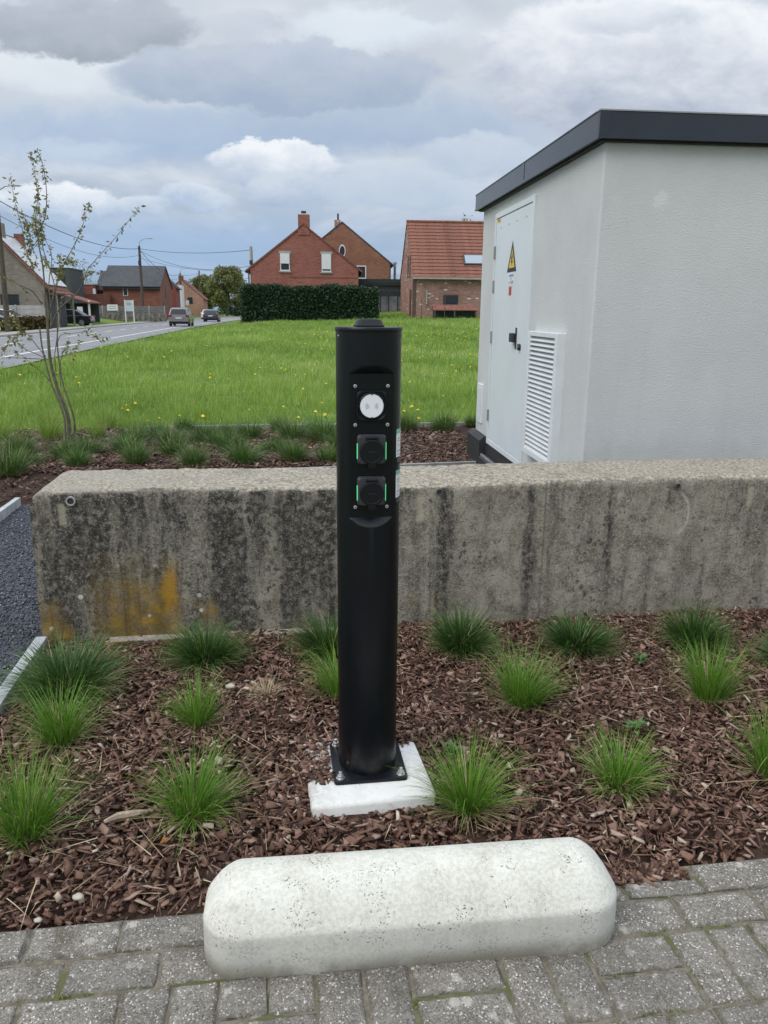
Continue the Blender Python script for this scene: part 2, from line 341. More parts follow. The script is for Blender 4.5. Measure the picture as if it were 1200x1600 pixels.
def mat_foot():
    m, n = newmat('white_painted_concrete'); v, x, y, z = n.coords()
    c = n.mix(n.noise(v, 14.0, 6.0, 0.7).ss(0.3, 0.7), (0.60, 0.595, 0.57), (0.71, 0.705, 0.69))
    d = ((x * -1.0 + y * 0.4 - 0.02).ss(-0.02, 0.20) * 0.8 + n.noise(v, 7.0, 6.0, 0.7).ss(0.52, 0.68) * 0.45).clamp() * n.noise(v, 35.0, 5.0, 0.7).ss(0.30, 0.60)
    c = n.mix(d * 0.8, c, (0.20, 0.155, 0.115)); c = n.mix(n.noise(v, 60.0, 3.0).ss(0.66, 0.74) * 0.6, c, (0.14, 0.12, 0.10))
    finish(n, c, 0.8, n.bump(n.noise(v, 80.0, 5.0, 0.7), 0.4, 0.004), 0, 0.3); return m

def mat_post():
    m, n = newmat('black_post_coat'); v, x, y, z = n.coords()
    dust = z.ss(0.16, 0.01) * n.noise(v, 26.0, 5.0, 0.7).ss(0.44, 0.66) * 0.20 + n.noise(n.xyz(x * 30, y * 30, z * 3.0), 1.0, 5.0, 0.7).ss(0.60, 0.78) * 0.05
    c = n.mix(dust, (0.0030, 0.0042, 0.0066), (0.085, 0.070, 0.055))
    finish(n, c, n.noise(v, 9.0, 4.0).ss(0.3, 0.7) * 0.10 + 0.29, n.bump(n.noise(v, 900.0, 2.0), 0.03, 0.004), 0, 0.30); return m

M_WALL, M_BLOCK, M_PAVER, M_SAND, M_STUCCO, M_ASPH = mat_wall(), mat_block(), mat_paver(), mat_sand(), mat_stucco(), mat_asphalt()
M_MULCH = mat_ground('bark_mulch_soil', (0.030, 0.017, 0.012), (0.075, 0.045, 0.034), (0.045, 0.026, 0.018), 45.0, 70.0)
M_GRAVEL = mat_ground('gravel_bed', (0.045, 0.050, 0.060), (0.15, 0.16, 0.185), (0.075, 0.082, 0.095), 130.0, 130.0)
M_GROUND = mat_ground('meadow_soil', (0.080, 0.130, 0.022), (0.150, 0.235, 0.036), (0.125, 0.16, 0.036), 1.6, 14.0)
M_CHIP = tintmat('bark_chip', [(0.0, (0.028, 0.014, 0.010)), (0.30, (0.105, 0.054, 0.037)), (0.60, (0.205, 0.115, 0.082)), (0.80, (0.295, 0.190, 0.145)), (0.93, (0.38, 0.285, 0.22)), (1.0, (0.58, 0.50, 0.40))], 0.8, None, 0.3, 70.0)
M_CHIPB = tintmat('weathered_bark_chip', [(0.0, (0.04, 0.022, 0.017)), (0.35, (0.095, 0.055, 0.042)), (0.65, (0.17, 0.105, 0.08)), (0.85, (0.27, 0.19, 0.145)), (1.0, (0.46, 0.37, 0.29))], 0.85, None, 0.3, 40.0)
M_STRAW = tintmat('dry_straw', [(0.0, (0.16, 0.11, 0.06)), (0.5, (0.33, 0.25, 0.15)), (1.0, (0.55, 0.45, 0.30))], 0.7)
M_GRAV = tintmat('gravel_stone', [(0.0, (0.030, 0.034, 0.042)), (0.5, (0.085, 0.093, 0.112)), (0.85, (0.17, 0.18, 0.21)), (1.0, (0.36, 0.37, 0.39))], 0.75)
M_DARKG = tintmat('dark_tuft_blade', [(0.0, (0.012, 0.036, 0.007)), (0.5, (0.036, 0.092, 0.016)), (0.85, (0.085, 0.170, 0.032)), (0.95, (0.19, 0.28, 0.08)), (1.0, (0.36, 0.31, 0.17))], 0.45, 0.12)
M_BACKG = tintmat('back_tuft_blade', [(0.0, (0.024, 0.060, 0.012)), (0.5, (0.065, 0.135, 0.026)), (0.85, (0.135, 0.235, 0.050)), (0.96, (0.25, 0.33, 0.10)), (1.0, (0.38, 0.33, 0.19))], 0.5, 0.2)
M_LITEG = tintmat('light_tuft_blade', [(0.0, (0.050, 0.125, 0.014)), (0.45, (0.105, 0.235, 0.024)), (0.85, (0.190, 0.340, 0.042)), (0.95, (0.32, 0.41, 0.10)), (1.0, (0.42, 0.35, 0.19))], 0.5, 0.28)
M_LAWN = tintmat('lawn_blade', [(0.0, (0.095, 0.155, 0.028)), (0.40, (0.205, 0.325, 0.055)), (0.85, (0.335, 0.460, 0.095)), (0.97, (0.47, 0.54, 0.19)), (1.0, (0.54, 0.50, 0.33))], 0.55, 0.30)
M_LEAF = tintmat('young_leaf', [(0.0, (0.10, 0.090, 0.035)), (0.5, (0.20, 0.195, 0.062)), (0.85, (0.32, 0.32, 0.11)), (1.0, (0.36, 0.27, 0.16))], 0.5, 0.3)
M_HEDGE = tintmat('hedge_leaf', [(0.0, (0.010, 0.028, 0.012)), (0.6, (0.022, 0.055, 0.022)), (0.93, (0.045, 0.085, 0.030)), (1.0, (0.12, 0.10, 0.045))], 0.6)
M_TREE = tintmat('tree_leaf', [(0.0, (0.105, 0.125, 0.040)), (0.5, (0.20, 0.215, 0.080)), (1.0, (0.31, 0.32, 0.13))], 0.6, 0.25)
M_BROWNH = tintmat('autumn_hedge_leaf', [(0.0, (0.05, 0.035, 0.015)), (0.6, (0.10, 0.065, 0.025)), (1.0, (0.13, 0.13, 0.035))], 0.7)
M_MOSS = tintmat('moss', [(0.0, (0.07, 0.085, 0.015)), (1.0, (0.20, 0.24, 0.04))], 0.9)
M_BARK = P('bark', (0.14, 0.125, 0.085), 0.85, 0, 0.3, 30.0, 0.6, 90.0)
M_BLACK = P('black_powder_coat', (0.0030, 0.0042, 0.0066), 0.34, 0, 0.1, 6.0, 0.03, 900.0, 0.30)
M_BLACKP = P('black_plastic', (0.006, 0.007, 0.009), 0.42, 0, 0.1, 6.0, 0.05, 700.0, 0.25)
M_SOCK = P('grey_plastic', (0.040, 0.040, 0.048), 0.4, 0, 0.06, 6.0, spec=0.3)
M_STEEL = P('galvanised_steel', (0.55, 0.55, 0.54), 0.38, 0.9, 0.15, 60.0)
M_SCREW = P('screw_steel', (0.50, 0.50, 0.50), 0.4, 0.7)
M_DISC = P('white_reader_plastic', (0.74, 0.76, 0.79), 0.45, 0, 0.03)
M_WAVE = P('grey_print', (0.34, 0.36, 0.40), 0.5, 0, 0.0)
M_GREEN = P('green_light', (0.12, 0.55, 0.22), 0.4, 0, 0.0, emit=((0.10, 0.80, 0.28), 0.8))
M_LABW = P('label_white', (0.72, 0.74, 0.73), 0.5, 0, 0.05)
M_LABG = P('label_green', (0.20, 0.48, 0.40), 0.5, 0, 0.05)
M_INK = P('ink', (0.03, 0.03, 0.035), 0.6, 0, 0.0)
M_FOOT = mat_foot()
M_SOIL = P('soil', (0.13, 0.10, 0.075), 0.95, 0, 0.3, 40.0, 0.8, 70.0)
M_DOOR = P('white_door_paint', (0.645, 0.69, 0.715), 0.42, 0, 0.03, 2.0)
M_VENT = P('white_vent_paint', (0.68, 0.71, 0.72), 0.45, 0, 0.04, 8.0)
M_FASC = P('anthracite_metal', (0.030, 0.036, 0.048), 0.26, 0.25, 0.12, 2.5, 0.03, 200.0)
M_CAP = P('roof_cap', (0.30, 0.31, 0.31), 0.5, 0.3)
M_PLIN = P('black_plinth', (0.022, 0.022, 0.024), 0.6, 0, 0.2, 10.0, 0.2, 80.0)
M_YEL = P('sign_yellow', (0.72, 0.48, 0.04), 0.5, 0, 0.04)
M_BLUE = P('sign_blue', (0.22, 0.28, 0.55), 0.5, 0, 0.0)
M_RED = P('sign_red', (0.45, 0.05, 0.04), 0.5, 0, 0.0)
M_GREY = P('hinge_grey', (0.30, 0.30, 0.30), 0.5, 0.4)
M_EDGE = P('edging_steel', (0.44, 0.46, 0.47), 0.55, 0.2, 0.15, 12.0)
M_EDGED = P('edging_weathered', (0.26, 0.265, 0.26), 0.7, 0.1, 0.25, 9.0)
M_DAND = P('dandelion_yellow', (0.85, 0.62, 0.02), 0.7, 0, 0.05)
M_STEMG = P('stem_green', (0.12, 0.20, 0.04), 0.6)
M_LINE = P('road_paint', (0.62, 0.62, 0.60), 0.7, 0, 0.15, 3.0)
M_PATH = P('concrete_paving', (0.27, 0.255, 0.24), 0.85, 0, 0.15, 1.0)
M_KERB = P('kerb_concrete', (0.36, 0.35, 0.33), 0.85, 0, 0.12, 2.0)
M_BR1 = brickmat('red_brick', (0.255, 0.072, 0.052), (0.345, 0.108, 0.080), (0.30, 0.19, 0.16))
M_BR2 = brickmat('orange_brick', (0.255, 0.098, 0.056), (0.330, 0.140, 0.080), (0.25, 0.19, 0.15))
M_BR3 = brickmat('old_barn_brick', (0.26, 0.112, 0.088), (0.38, 0.195, 0.160), (0.38, 0.31, 0.27), (0.66, 0.62, 0.57))
M_BR4 = brickmat('dull_red_brick', (0.215, 0.072, 0.050), (0.270, 0.098, 0.070), (0.19, 0.12, 0.10))
M_BR5 = brickmat('grey_brick', (0.205, 0.175, 0.145), (0.270, 0.235, 0.195), (0.27, 0.25, 0.22))
M_BR6 = brickmat('salmon_brick', (0.345, 0.165, 0.110), (0.420, 0.215, 0.150), (0.33, 0.26, 0.21))
M_TILE = tilemat('orange_roof_tile', (0.175, 0.068, 0.046), (0.270, 0.120, 0.084), 0.22, 'y')
M_TILE2 = tilemat('red_roof_tile', (0.15, 0.058, 0.044), (0.235, 0.105, 0.08), 0.25, 'y')
M_SLATE = tilemat('dark_roof_tile', (0.052, 0.055, 0.062), (0.080, 0.083, 0.092), 0.3, 'y')
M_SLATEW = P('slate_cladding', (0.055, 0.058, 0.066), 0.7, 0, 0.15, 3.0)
M_GLASS = P('dark_glass', (0.018, 0.022, 0.027), 0.12, 0, 0.0)
M_SKYL = P('skylight_glass', (0.30, 0.34, 0.38), 0.08, 0.6, 0.0)
M_WHITE = P('white_paint', (0.68, 0.69, 0.70), 0.5, 0, 0.04)
M_SHUT = P('shutter', (0.66, 0.68, 0.70), 0.5, 0, 0.03)
M_STONE = P('stone_sill', (0.33, 0.34, 0.33), 0.8, 0, 0.1)
M_DKFR = P('dark_frame', (0.022, 0.028, 0.030), 0.5, 0, 0.1)
M_SOLAR = P('solar_panel_glass', (0.55, 0.57, 0.59), 0.30, 0.0, 0.06)  # pale base colour stands in for sky reflected in the panels
M_WOOD = P('pole_wood', (0.085, 0.065, 0.050), 0.85, 0, 0.25, 4.0)
M_CONC = P('plain_concrete', (0.34, 0.33, 0.31), 0.85, 0, 0.15, 2.0)
M_CABLE = P('cable_black', (0.03, 0.03, 0.035), 0.6, 0, 0.0)
M_RUB = P('tyre_rubber', (0.015, 0.015, 0.016), 0.8, 0, 0.1)
M_RIM = P('wheel_rim', (0.45, 0.46, 0.47), 0.35, 0.7)
M_TAIL = P('tail_lamp', (0.26, 0.012, 0.02), 0.25, 0, 0.0)
M_PLATE = P('number_plate', (0.62, 0.62, 0.60), 0.5, 0, 0.0)
M_CGREY = P('car_grey_brown', (0.19, 0.18, 0.17), 0.28, 0.4, 0.03, 2.0, coat=0.6)
M_CDARK = P('car_dark_blue', (0.022, 0.025, 0.034), 0.25, 0.2, 0.03, 2.0, coat=0.7)
M_CSILV = P('car_silver_blue', (0.30, 0.33, 0.37), 0.28, 0.6, 0.03, 2.0, coat=0.6)
M_CWHIT = P('car_white', (0.70, 0.71, 0.72), 0.3, 0, 0.03, 2.0, coat=0.6)
M_LSTICK = P('weathered_wood', (0.33, 0.26, 0.19), 0.85, 0, 0.3, 40.0, 0.5, 80.0)
M_LEAFO = P('dead_leaf', (0.30, 0.125, 0.035), 0.7, 0, 0.3, 60.0)
M_PEB = P('pale_pebble', (0.40, 0.36, 0.30), 0.7, 0, 0.2, 40.0)

# ------------------------------------------------------------------ mesh helpers
def tag(o, label=None, cat=None, group=None, kind=None):
    if label: o['label'] = label
    if cat: o['category'] = cat
    if group: o['group'] = group
    if kind: o['kind'] = kind
    return o
def empty(name, loc=(0, 0, 0), rz=0.0, label=None, cat=None, group=None):
    o = bpy.data.objects.new(name, None); COL.objects.link(o); o.location = loc; o.rotation_euler = (0, 0, rz); o.empty_display_size = 0.1
    return tag(o, label, cat, group)
def link(name, me, parent=None, loc=None, rot=None):
    o = bpy.data.objects.new(name, me); COL.objects.link(o)
    if parent: o.parent = parent
    if loc is not None: o.location = loc
    if rot is not None: o.rotation_euler = rot
    return o
class MB:
    def __init__(s): s.v = []; s.f = []
    def add(s, vs, fs):
        b = len(s.v); s.v += [tuple(p) for p in vs]; s.f += [tuple(i + b for i in f) for f in fs]; return s
    def box(s, x0, x1, y0, y1, z0, z1, mtx=None):
        vs = [Vector((x, y, z)) for z in (z0, z1) for y in (y0, y1) for x in (x0, x1)]
        if mtx is not None: vs = [mtx @ v for v in vs]
        return s.add(vs, [(0, 2, 3, 1), (4, 5, 7, 6), (0, 1, 5, 4), (2, 6, 7, 3), (0, 4, 6, 2), (1, 3, 7, 5)])
    def prism(s, poly, d0, d1, plane='xz'):
        """poly in a plane, extruded along the third axis from d0 to d1"""
        n = len(poly)
        def pt(a, b, d): return {'xz': (a, d, b), 'yz': (d, a, b), 'xy': (a, b, d)}[plane]
        vs = [pt(a, b, d0) for a, b in poly] + [pt(a, b, d1) for a, b in poly]
        return s.add(vs, [tuple(range(n)), tuple(range(2 * n - 1, n - 1, -1))] + [(i, i + n, (i + 1) % n + n, (i + 1) % n) for i in range(n)])
    def tube(s, pts, radii, n=8, cap=True):
        pts = [Vector(p) for p in pts]
        if not hasattr(radii, '__len__'): radii = [radii] * len(pts)
        b = len(s.v); up = None
        for i, p in enumerate(pts):
            t = (pts[min(i + 1, len(pts) - 1)] - pts[max(i - 1, 0)]).normalized()
            if up is None:
                up = Vector((0, 0, 1)) if abs(t.z) < 0.9 else Vector((1, 0, 0))
            a = t.cross(up).normalized(); c = a.cross(t).normalized(); up = c
            for k in range(n):
                q = 2 * math.pi * k / n
                s.v.append(tuple(p + (a * math.cos(q) + c * math.sin(q)) * radii[i]))
        for i in range(len(pts) - 1):
            for k in range(n):
                s.f.append((b + i * n + k, b + i * n + (k + 1) % n, b + (i + 1) * n + (k + 1) % n, b + (i + 1) * n + k))
        if cap:
            s.f.append(tuple(b + k for k in range(n - 1, -1, -1))); e = b + (len(pts) - 1) * n; s.f.append(tuple(e + k for k in range(n)))
        return s
    def cyl(s, p0, p1, r, n=16, r1=None): return s.tube([p0, p1], [r, r if r1 is None else r1], n)
    def rings(s, rings, closed=True, cap=True):
        b = len(s.v); n = len(rings[0])
        for r in rings: s.v += [tuple(p) for p in r]
        for i in range(len(rings) - 1):
            for k in range(n if closed else n - 1):
                s.f.append((b + i * n + k, b + i * n + (k + 1) % n, b + (i + 1) * n + (k + 1) % n, b + (i + 1) * n + k))
        if cap:
            s.f.append(tuple(b + k for k in range(n - 1, -1, -1))); e = b + (len(rings) - 1) * n; s.f.append(tuple(e + k for k in range(n)))
        return s
    def mesh(s, name, mat, smooth=0, bevel=0.0, seg=2):
        me = bpy.data.meshes.new(name); me.from_pydata(s.v, [], s.f)
        bm = bmesh.new(); bm.from_mesh(me)
        bmesh.ops.recalc_face_normals(bm, faces=bm.faces)
        if bevel:
            es = [e for e in bm.edges if len(e.link_faces) == 2 and e.calc_face_angle(0) > 0.5]
            bmesh.ops.bevel(bm, geom=es, offset=bevel, segments=seg, profile=0.5, affect='EDGES', clamp_overlap=True)
        bm.to_mesh(me); bm.free()
        if mat: me.materials.append(mat)
        if smooth:
            me.polygons.foreach_set('use_smooth', [True] * len(me.polygons)); me.set_sharp_from_angle(angle=R(smooth))
        me.update(); return me
    def build(s, name, mat, parent=None, smooth=0, bevel=0.0, loc=None, rot=None, seg=2):
        return link(name, s.mesh(name, mat, smooth, bevel, seg), parent, loc, rot)
def npmesh(name, V, F, mat, tint=None, smooth=False):
    me = bpy.data.meshes.new(name); F = np.asarray(F, dtype=np.int32); k = F.shape[1]
    me.vertices.add(len(V)); me.vertices.foreach_set('co', np.asarray(V, dtype=np.float32).ravel())
    me.loops.add(F.size); me.loops.foreach_set('vertex_index', F.ravel())
    me.polygons.add(len(F)); me.polygons.foreach_set('loop_start', np.arange(0, F.size, k, dtype=np.int32))
    if smooth: me.polygons.foreach_set('use_smooth', np.ones(len(F), dtype=bool))
    if tint is not None:
        a = me.attributes.new('tint', 'FLOAT', 'POINT'); a.data.foreach_set('value', np.asarray(tint, dtype=np.float32))
    me.materials.append(mat); me.update(calc_edges=True); return me
def boxo(name, parent, mat, x0, x1, y0, y1, z0, z1, bevel=0.0): return MB().box(x0, x1, y0, y1, z0, z1).build(name, mat, parent, 0, bevel)

# ------------------------------------------------------------------ the plot: frame laid along the concrete wall
TH = R(8.2); W0 = np.array([-1.575, 3.29]); E1 = np.array([math.cos(TH), math.sin(TH)]); E2 = np.array([-math.sin(TH), math.cos(TH)])
def PL(a, b): return W0 + E1 * a + E2 * b
def toPL(x, y): return (x - W0[0]) * E1[0] + (y - W0[1]) * E1[1], (x - W0[0]) * E2[0] + (y - W0[1]) * E2[1]
RY = np.array([-60., 0., 19.6, 30.2, 66.9, 119., 165., 230., 400.]); RX = np.array([-3.0, -7.2, -9.7, -11.3, -16.4, -22.2, -25.0, -21.5, 10.0])
def road_x(Y): return np.interp(Y, RY, RX)
def sstep(t): t = np.clip(t, 0, 1); return t * t * (3 - 2 * t)
def H(X, Y):
    X = np.asarray(X, float); Y = np.asarray(Y, float)
    t = np.clip((Y - 15) / 57, 0, 1)
    rx = road_x(Y)
    h = (1.2 + 0.5 * sstep((X + 6) / 9)) * t * t * sstep((X - rx - 0.3) / 7.0)
    h = h + 0.45 * sstep((rx - 9.3 - X) / 4.0) * sstep((Y - 62) / 22)
    # slight hummocks in the meadow, none near the bed
    h = h + 0.05 * np.sin(X * 0.55 + 1.3) * np.sin(Y * 0.4) * sstep((Y - 12) / 8) * sstep((X - rx - 1) / 3)
    return h - 0.05
gx = np.unique(np.concatenate([np.linspace(-900, -60, 15), np.linspace(-60, 40, 134), np.linspace(40, 900, 15)]))
gy = np.unique(np.concatenate([np.linspace(-300, -5, 6), np.linspace(-5, 140, 146), np.linspace(140, 300, 20), np.linspace(300, 1600, 10)]))
GX, GY = np.meshgrid(gx, gy); GZ = H(GX, GY)
ni, nj = GX.shape; idx = np.arange(ni * nj).reshape(ni, nj)
F = np.stack([idx[:-1, :-1], idx[:-1, 1:], idx[1:, 1:], idx[1:, :-1]], -1).reshape(-1, 4)
tag(link('ground', npmesh('ground', np.stack([GX, GY, GZ], -1).reshape(-1, 3), F, M_GROUND, None, True)), kind='structure')

def strip(name, o0, o1, z, mat, ys, kind='structure'):
    ys = np.asarray(ys); V = []
    for yy in ys:
        rx = road_x(yy); V += [(rx + o0, yy, z), (rx + o1, yy, z)]
    F = [(2 * i, 2 * i + 2, 2 * i + 3, 2 * i + 1) for i in range(len(ys) - 1)]
    return V, F
RYS = np.concatenate([np.arange(-60, 170, 3.0), np.arange(170, 401, 10.0)])
def strip_obj(name, parts, mat, kind='structure'):
    m = MB()
    for V, F in parts: m.add(V, F)
    o = m.build(name, mat); tag(o, kind=kind) if kind else None; return o
strip_obj('road', [strip('', 0, -7.4, 0.0, M_ASPH, RYS)], M_ASPH)
lines = [strip('', -1.45, -1.60, 0.005, M_LINE, RYS), strip('', -7.02, -7.14, 0.005, M_LINE, RYS)]
for y0 in np.arange(-12, 240, 5.0): lines.append(strip('', -4.25, -4.40, 0.005, M_LINE, [y0, y0 + 2.2]))
strip_obj('road_marking', lines, M_LINE)
m = MB()
for a, b, z0, z1 in ((-7.4, -7.55, -0.05, 0.11),):
    rs = [[(road_x(y) + a, y, z0), (road_x(y) + a, y, z1), (road_x(y) + b, y, z1), (road_x(y) + b, y, z0)] for y in RYS]
    m.rings(rs)
tag(m.build('kerb', M_KERB), kind='structure')
strip_obj('footpath', [strip('', -7.55, -8.9, 0.10, M_PATH, RYS)], M_PATH)

# flat sheets of the plot
def sheet(name, polys, z, mat, div=0):
    m = MB()
    for poly in polys: m.add([(*PL(a, b), z) for a, b in poly], [tuple(range(len(poly)))])
    return tag(m.build(name, mat), kind='structure')
def lumpy(name, a0, a1, b0, b1, z, mat, amp=0.012, step=0.05):
    A, B = np.meshgrid(np.arange(a0, a1 + step, step).clip(a0, a1), np.arange(b0, b1 + step, step).clip(b0, b1))
    Z = z + amp * (np.sin(A * 7.1 + 1) * np.sin(B * 6.3) + 0.6 * np.sin(A * 17 + B * 5) + RNG.normal(0, 0.25, A.shape))
    xy = W0 + A[..., None] * E1 + B[..., None] * E2
    ni, nj = A.shape; idx = np.arange(ni * nj).reshape(ni, nj)
    F = np.stack([idx[:-1, :-1], idx[:-1, 1:], idx[1:, 1:], idx[1:, :-1]], -1).reshape(-1, 4)
    return tag(link(name, npmesh(name, np.concatenate([xy, Z[..., None]], -1).reshape(-1, 3), F, mat, None, True)), kind='structure')
BE = -1.775       # bed edge against the paving
lumpy('planting_bed', 0.03, 6.5, BE, 0.2, -0.016, M_MULCH)
lumpy('back_planting_bed', -6.0, 6.5, 3.98, 6.75, -0.010, M_MULCH, 0.012, 0.12)
lumpy('side_planting_bed', -6.0, -0.98, 0.2, 3.975, -0.010, M_MULCH, 0.012, 0.12)
lumpy('corner_planting_bed', -0.99, 1.15, 2.8, 3.99, -0.008, M_MULCH, 0.010, 0.12)
sheet('gravel_path', [[(-0.96, BE), (0.0, BE), (0.0, 3.98), (-0.96, 3.98)], [(0.0, 0.3), (6.5, 0.3), (6.5, 3.98), (0.0, 3.98)]], -0.022, M_GRAVEL)
sheet('pavement_base', [[(-8, -9), (12, -9), (12, BE + 0.0), (-8, BE + 0.0)]], -0.0065, M_SAND)

# ------------------------------------------------------------------ pavers
pave = tag(empty('pavement'), kind='structure')
def paver_mesh(i, lx=0.2145, ly=0.1055):
    rr = random.Random(i); m = MB(); b = 0.011
    def j(): return rr.uniform(-0.0034, 0.0034)
    hx, hy = lx / 2, ly / 2
    def ring(ix, iy, z, nx=6, ny=3):
        pts = [(-ix + 2 * ix * k / nx, -iy) for k in range(nx)] + [(ix, -iy + 2 * iy * k / ny) for k in range(ny)]
        pts += [(ix - 2 * ix * k / nx, iy) for k in range(nx)] + [(-ix, iy - 2 * iy * k / ny) for k in range(ny)]
        return [(x + j(), y + j(), z + j() * 0.4) for x, y in pts]
    m.rings([ring(hx, hy, -0.06), ring(hx, hy, -0.009), ring(hx - b * 0.4, hy - b * 0.4, -0.0035), ring(hx - b, hy - b, 0.0)])
    return m.mesh('paver', M_PAVER, 30)
PV = [paver_mesh(i) for i in range(7)]
PVH = [paver_mesh(20 + i, 0.1055, 0.1055) for i in range(3)]
npv = 0
def put_paver(a, b, rot, half=False):
    global npv
    x, y = PL(a, b)
    me = random.choice(PVH if half else PV)
    o = link('paver', me, pave, (x, y, random.uniform(-0.003, 0.003)), (random.gauss(0, 0.006), random.gauss(0, 0.006), TH + rot + random.gauss(0, 0.013)))
    npv += 1; return o
MOD = 0.2185; HM = MOD / 2
A0 = -1.2
for k in range(22):                       # two stretcher courses along the bed
    if 0.0 + A0 + k * MOD > 3.6: break
    if abs(A0 + k * MOD + 0.02 - 2.08) < MOD / 2:      # broken edge paver: only its outer half is left
        o_ = put_paver(A0 + k * MOD + 0.02, BE - HM * 0.72, 0); o_.scale = (1, 0.52, 1)
    else: put_paver(A0 + k * MOD + 0.02, BE - HM * 0.5, 0)
    put_paver(A0 + k * MOD + 0.13, BE - HM * 1.5, 0)
for r in range(5):                        # then pairs laid crosswise in turn
    for k in range(22):
        a = A0 + k * MOD + 0.055; b = BE - HM * 2 - MOD * (r + 0.5)
        if a > 3.2: break
        if (r + k) % 2 == 0:
            put_paver(a, b - HM / 2, 0)
            if (k * 3 + r) % 7 == 2: put_paver(a - HM / 2, b + HM / 2, 0, True); put_paver(a + HM / 2, b + HM / 2, 0, True)
            else: put_paver(a, b + HM / 2, 0)
        else: put_paver(a - HM / 2, b, R(90)); put_paver(a + HM / 2, b, R(90))

# ------------------------------------------------------------------ chips, straw, gravel, moss
BOXF = np.array([(0, 2, 3, 1), (4, 5, 7, 6), (0, 1, 5, 4), (2, 6, 7, 3), (0, 4, 6, 2), (1, 3, 7, 5)])
def chips(name, cx, cy, cz, L, Wd, T, tilt, mat, tint):
    n = len(cx)
    base = np.array([(x, y, z) for z in (-.5, .5) for y in (-.5, .5) for x in (-.5, .5)])
    V = np.repeat(base[None], n, 0) * np.stack([L, Wd, T], -1)[:, None, :]
    V += RNG.normal(0, 1, V.shape) * np.stack([L * .13, Wd * .16, T * .22], -1)[:, None, :]
    V[:, 4:, :2] *= RNG.uniform(0.7, 1.0, (n, 1, 1))
    e_ = RNG.uniform(0.15, 0.9, (n, 1)); V[:, 0::2, 1] *= e_; V[:, 1::2, 1] *= RNG.uniform(0.5, 1.0, (n, 1))
    az = RNG.uniform(0, 2 * np.pi, n); tx = RNG.normal(0, tilt, n); ty = RNG.normal(0, tilt, n)
    c, s = np.cos(tx), np.sin(tx); y = V[..., 1] * c[:, None] - V[..., 2] * s[:, None]; z = V[..., 1] * s[:, None] + V[..., 2] * c[:, None]; V[..., 1], V[..., 2] = y, z
    c, s = np.cos(ty), np.sin(ty); x = V[..., 0] * c[:, None] + V[..., 2] * s[:, None]; z = -V[..., 0] * s[:, None] + V[..., 2] * c[:, None]; V[..., 0], V[..., 2] = x, z
    c, s = np.cos(az), np.sin(az); x = V[..., 0] * c[:, None] - V[..., 1] * s[:, None]; y = V[..., 0] * s[:, None] + V[..., 1] * c[:, None]; V[..., 0], V[..., 1] = x, y
    V += np.stack([cx, cy, cz], -1)[:, None, :]
    F = (BOXF[None] + 8 * np.arange(n)[:, None, None]).reshape(-1, 4)
    return tag(link(name, npmesh(name, V.reshape(-1, 3), F, mat, np.repeat(tint, 8))), kind='stuff')
POLE = np.array([-0.049, 2.286])
def front_ok(x, y):
    q = R(11); dx_, dy_ = x + 0.056, y - 2.272
    u = dx_ * math.cos(q) + dy_ * math.sin(q); v = -dx_ * math.sin(q) + dy_ * math.cos(q)
    on = (np.abs(u) < 0.20) & (np.abs(v) < 0.204)
    pu = (x - POLE[0]) * math.cos(R(8)) + (y - POLE[1]) * math.sin(R(8)); pw = -(x - POLE[0]) * math.sin(R(8)) + (y - POLE[1]) * math.cos(R(8))
    bare = on & (v < -0.085 + 0.02 * np.sin(u * 31 + 1)) | (on & (u > 0.07) & (v < 0.10 + 0.02 * np.sin(u * 40))) | ((np.abs(pu) < 0.128) & (np.abs(pw) < 0.128)) | (np.hypot(x - POLE[0], y - POLE[1]) < 0.128)
    return ~bare, on
N = 56000
a = RNG.uniform(0.035, 4.9, N); b = BE + 0.01 + RNG.uniform(0, 1, N) ** 0.92 * (-0.02 - BE)
xy = W0 + a[:, None] * E1 + b[:, None] * E2
ok, on = front_ok(xy[:, 0], xy[:, 1]); vis = np.ones(len(xy), bool)
k = ok & vis
ex_ = RNG.uniform(-.21, .21, (3200, 2)); qx = -0.056 + ex_[:, 0] * math.cos(R(11)) - ex_[:, 1] * math.sin(R(11)); qy = 2.272 + ex_[:, 0] * math.sin(R(11)) + ex_[:, 1] * math.cos(R(11))
kk, on2 = front_ok(qx, qy); on2 = on2[kk]; extra = np.stack([qx, qy], -1)[kk]           # bark heaped over the slab's left and rear
xy = np.concatenate([xy, extra]); b = np.concatenate([b, np.full(len(extra), -1.0)]); on = np.concatenate([on, on2]); k = np.concatenate([k, np.ones(len(extra), bool)])
xy = xy[k]; b = b[k]; on = on[k]; n = len(xy)
sz = RNG.lognormal(-0.15, 0.40, n).clip(.3, 1.7); slv = np.where(RNG.random(n) < .3, RNG.uniform(.25, .5, n), RNG.uniform(.7, 1.4, n))
cz = RNG.uniform(-0.012, 0.016, n) + 0.012 * np.sin(xy[:, 0] * 7) * np.sin(xy[:, 1] * 6); cz -= 0.012 * np.exp(-((b - BE) / 0.06) ** 2); cz[on] += 0.036; q_ = R(11); vf = -(xy[:, 0] + 0.056) * math.sin(q_) + (xy[:, 1] - 2.272) * math.cos(q_); uf = (xy[:, 0] + 0.056) * math.cos(q_) + (xy[:, 1] - 2.272) * math.sin(q_)
cz -= 0.016 * ((vf < -0.19) & (vf > -0.26) & (np.abs(uf) < 0.22))
tnt = np.clip(RNG.beta(1.9, 2.3, n) + RNG.normal(0, .05, n), 0, 0.95); wl_ = RNG.random(n) < 0.014; tnt[wl_] = RNG.uniform(0.93, 1.0, wl_.sum())
chips('bark_chips', xy[:, 0], xy[:, 1], cz, 0.026 * sz / np.sqrt(slv), 0.0145 * sz * slv, 0.0038 * np.sqrt(sz), 0.40, M_CHIP, tnt)
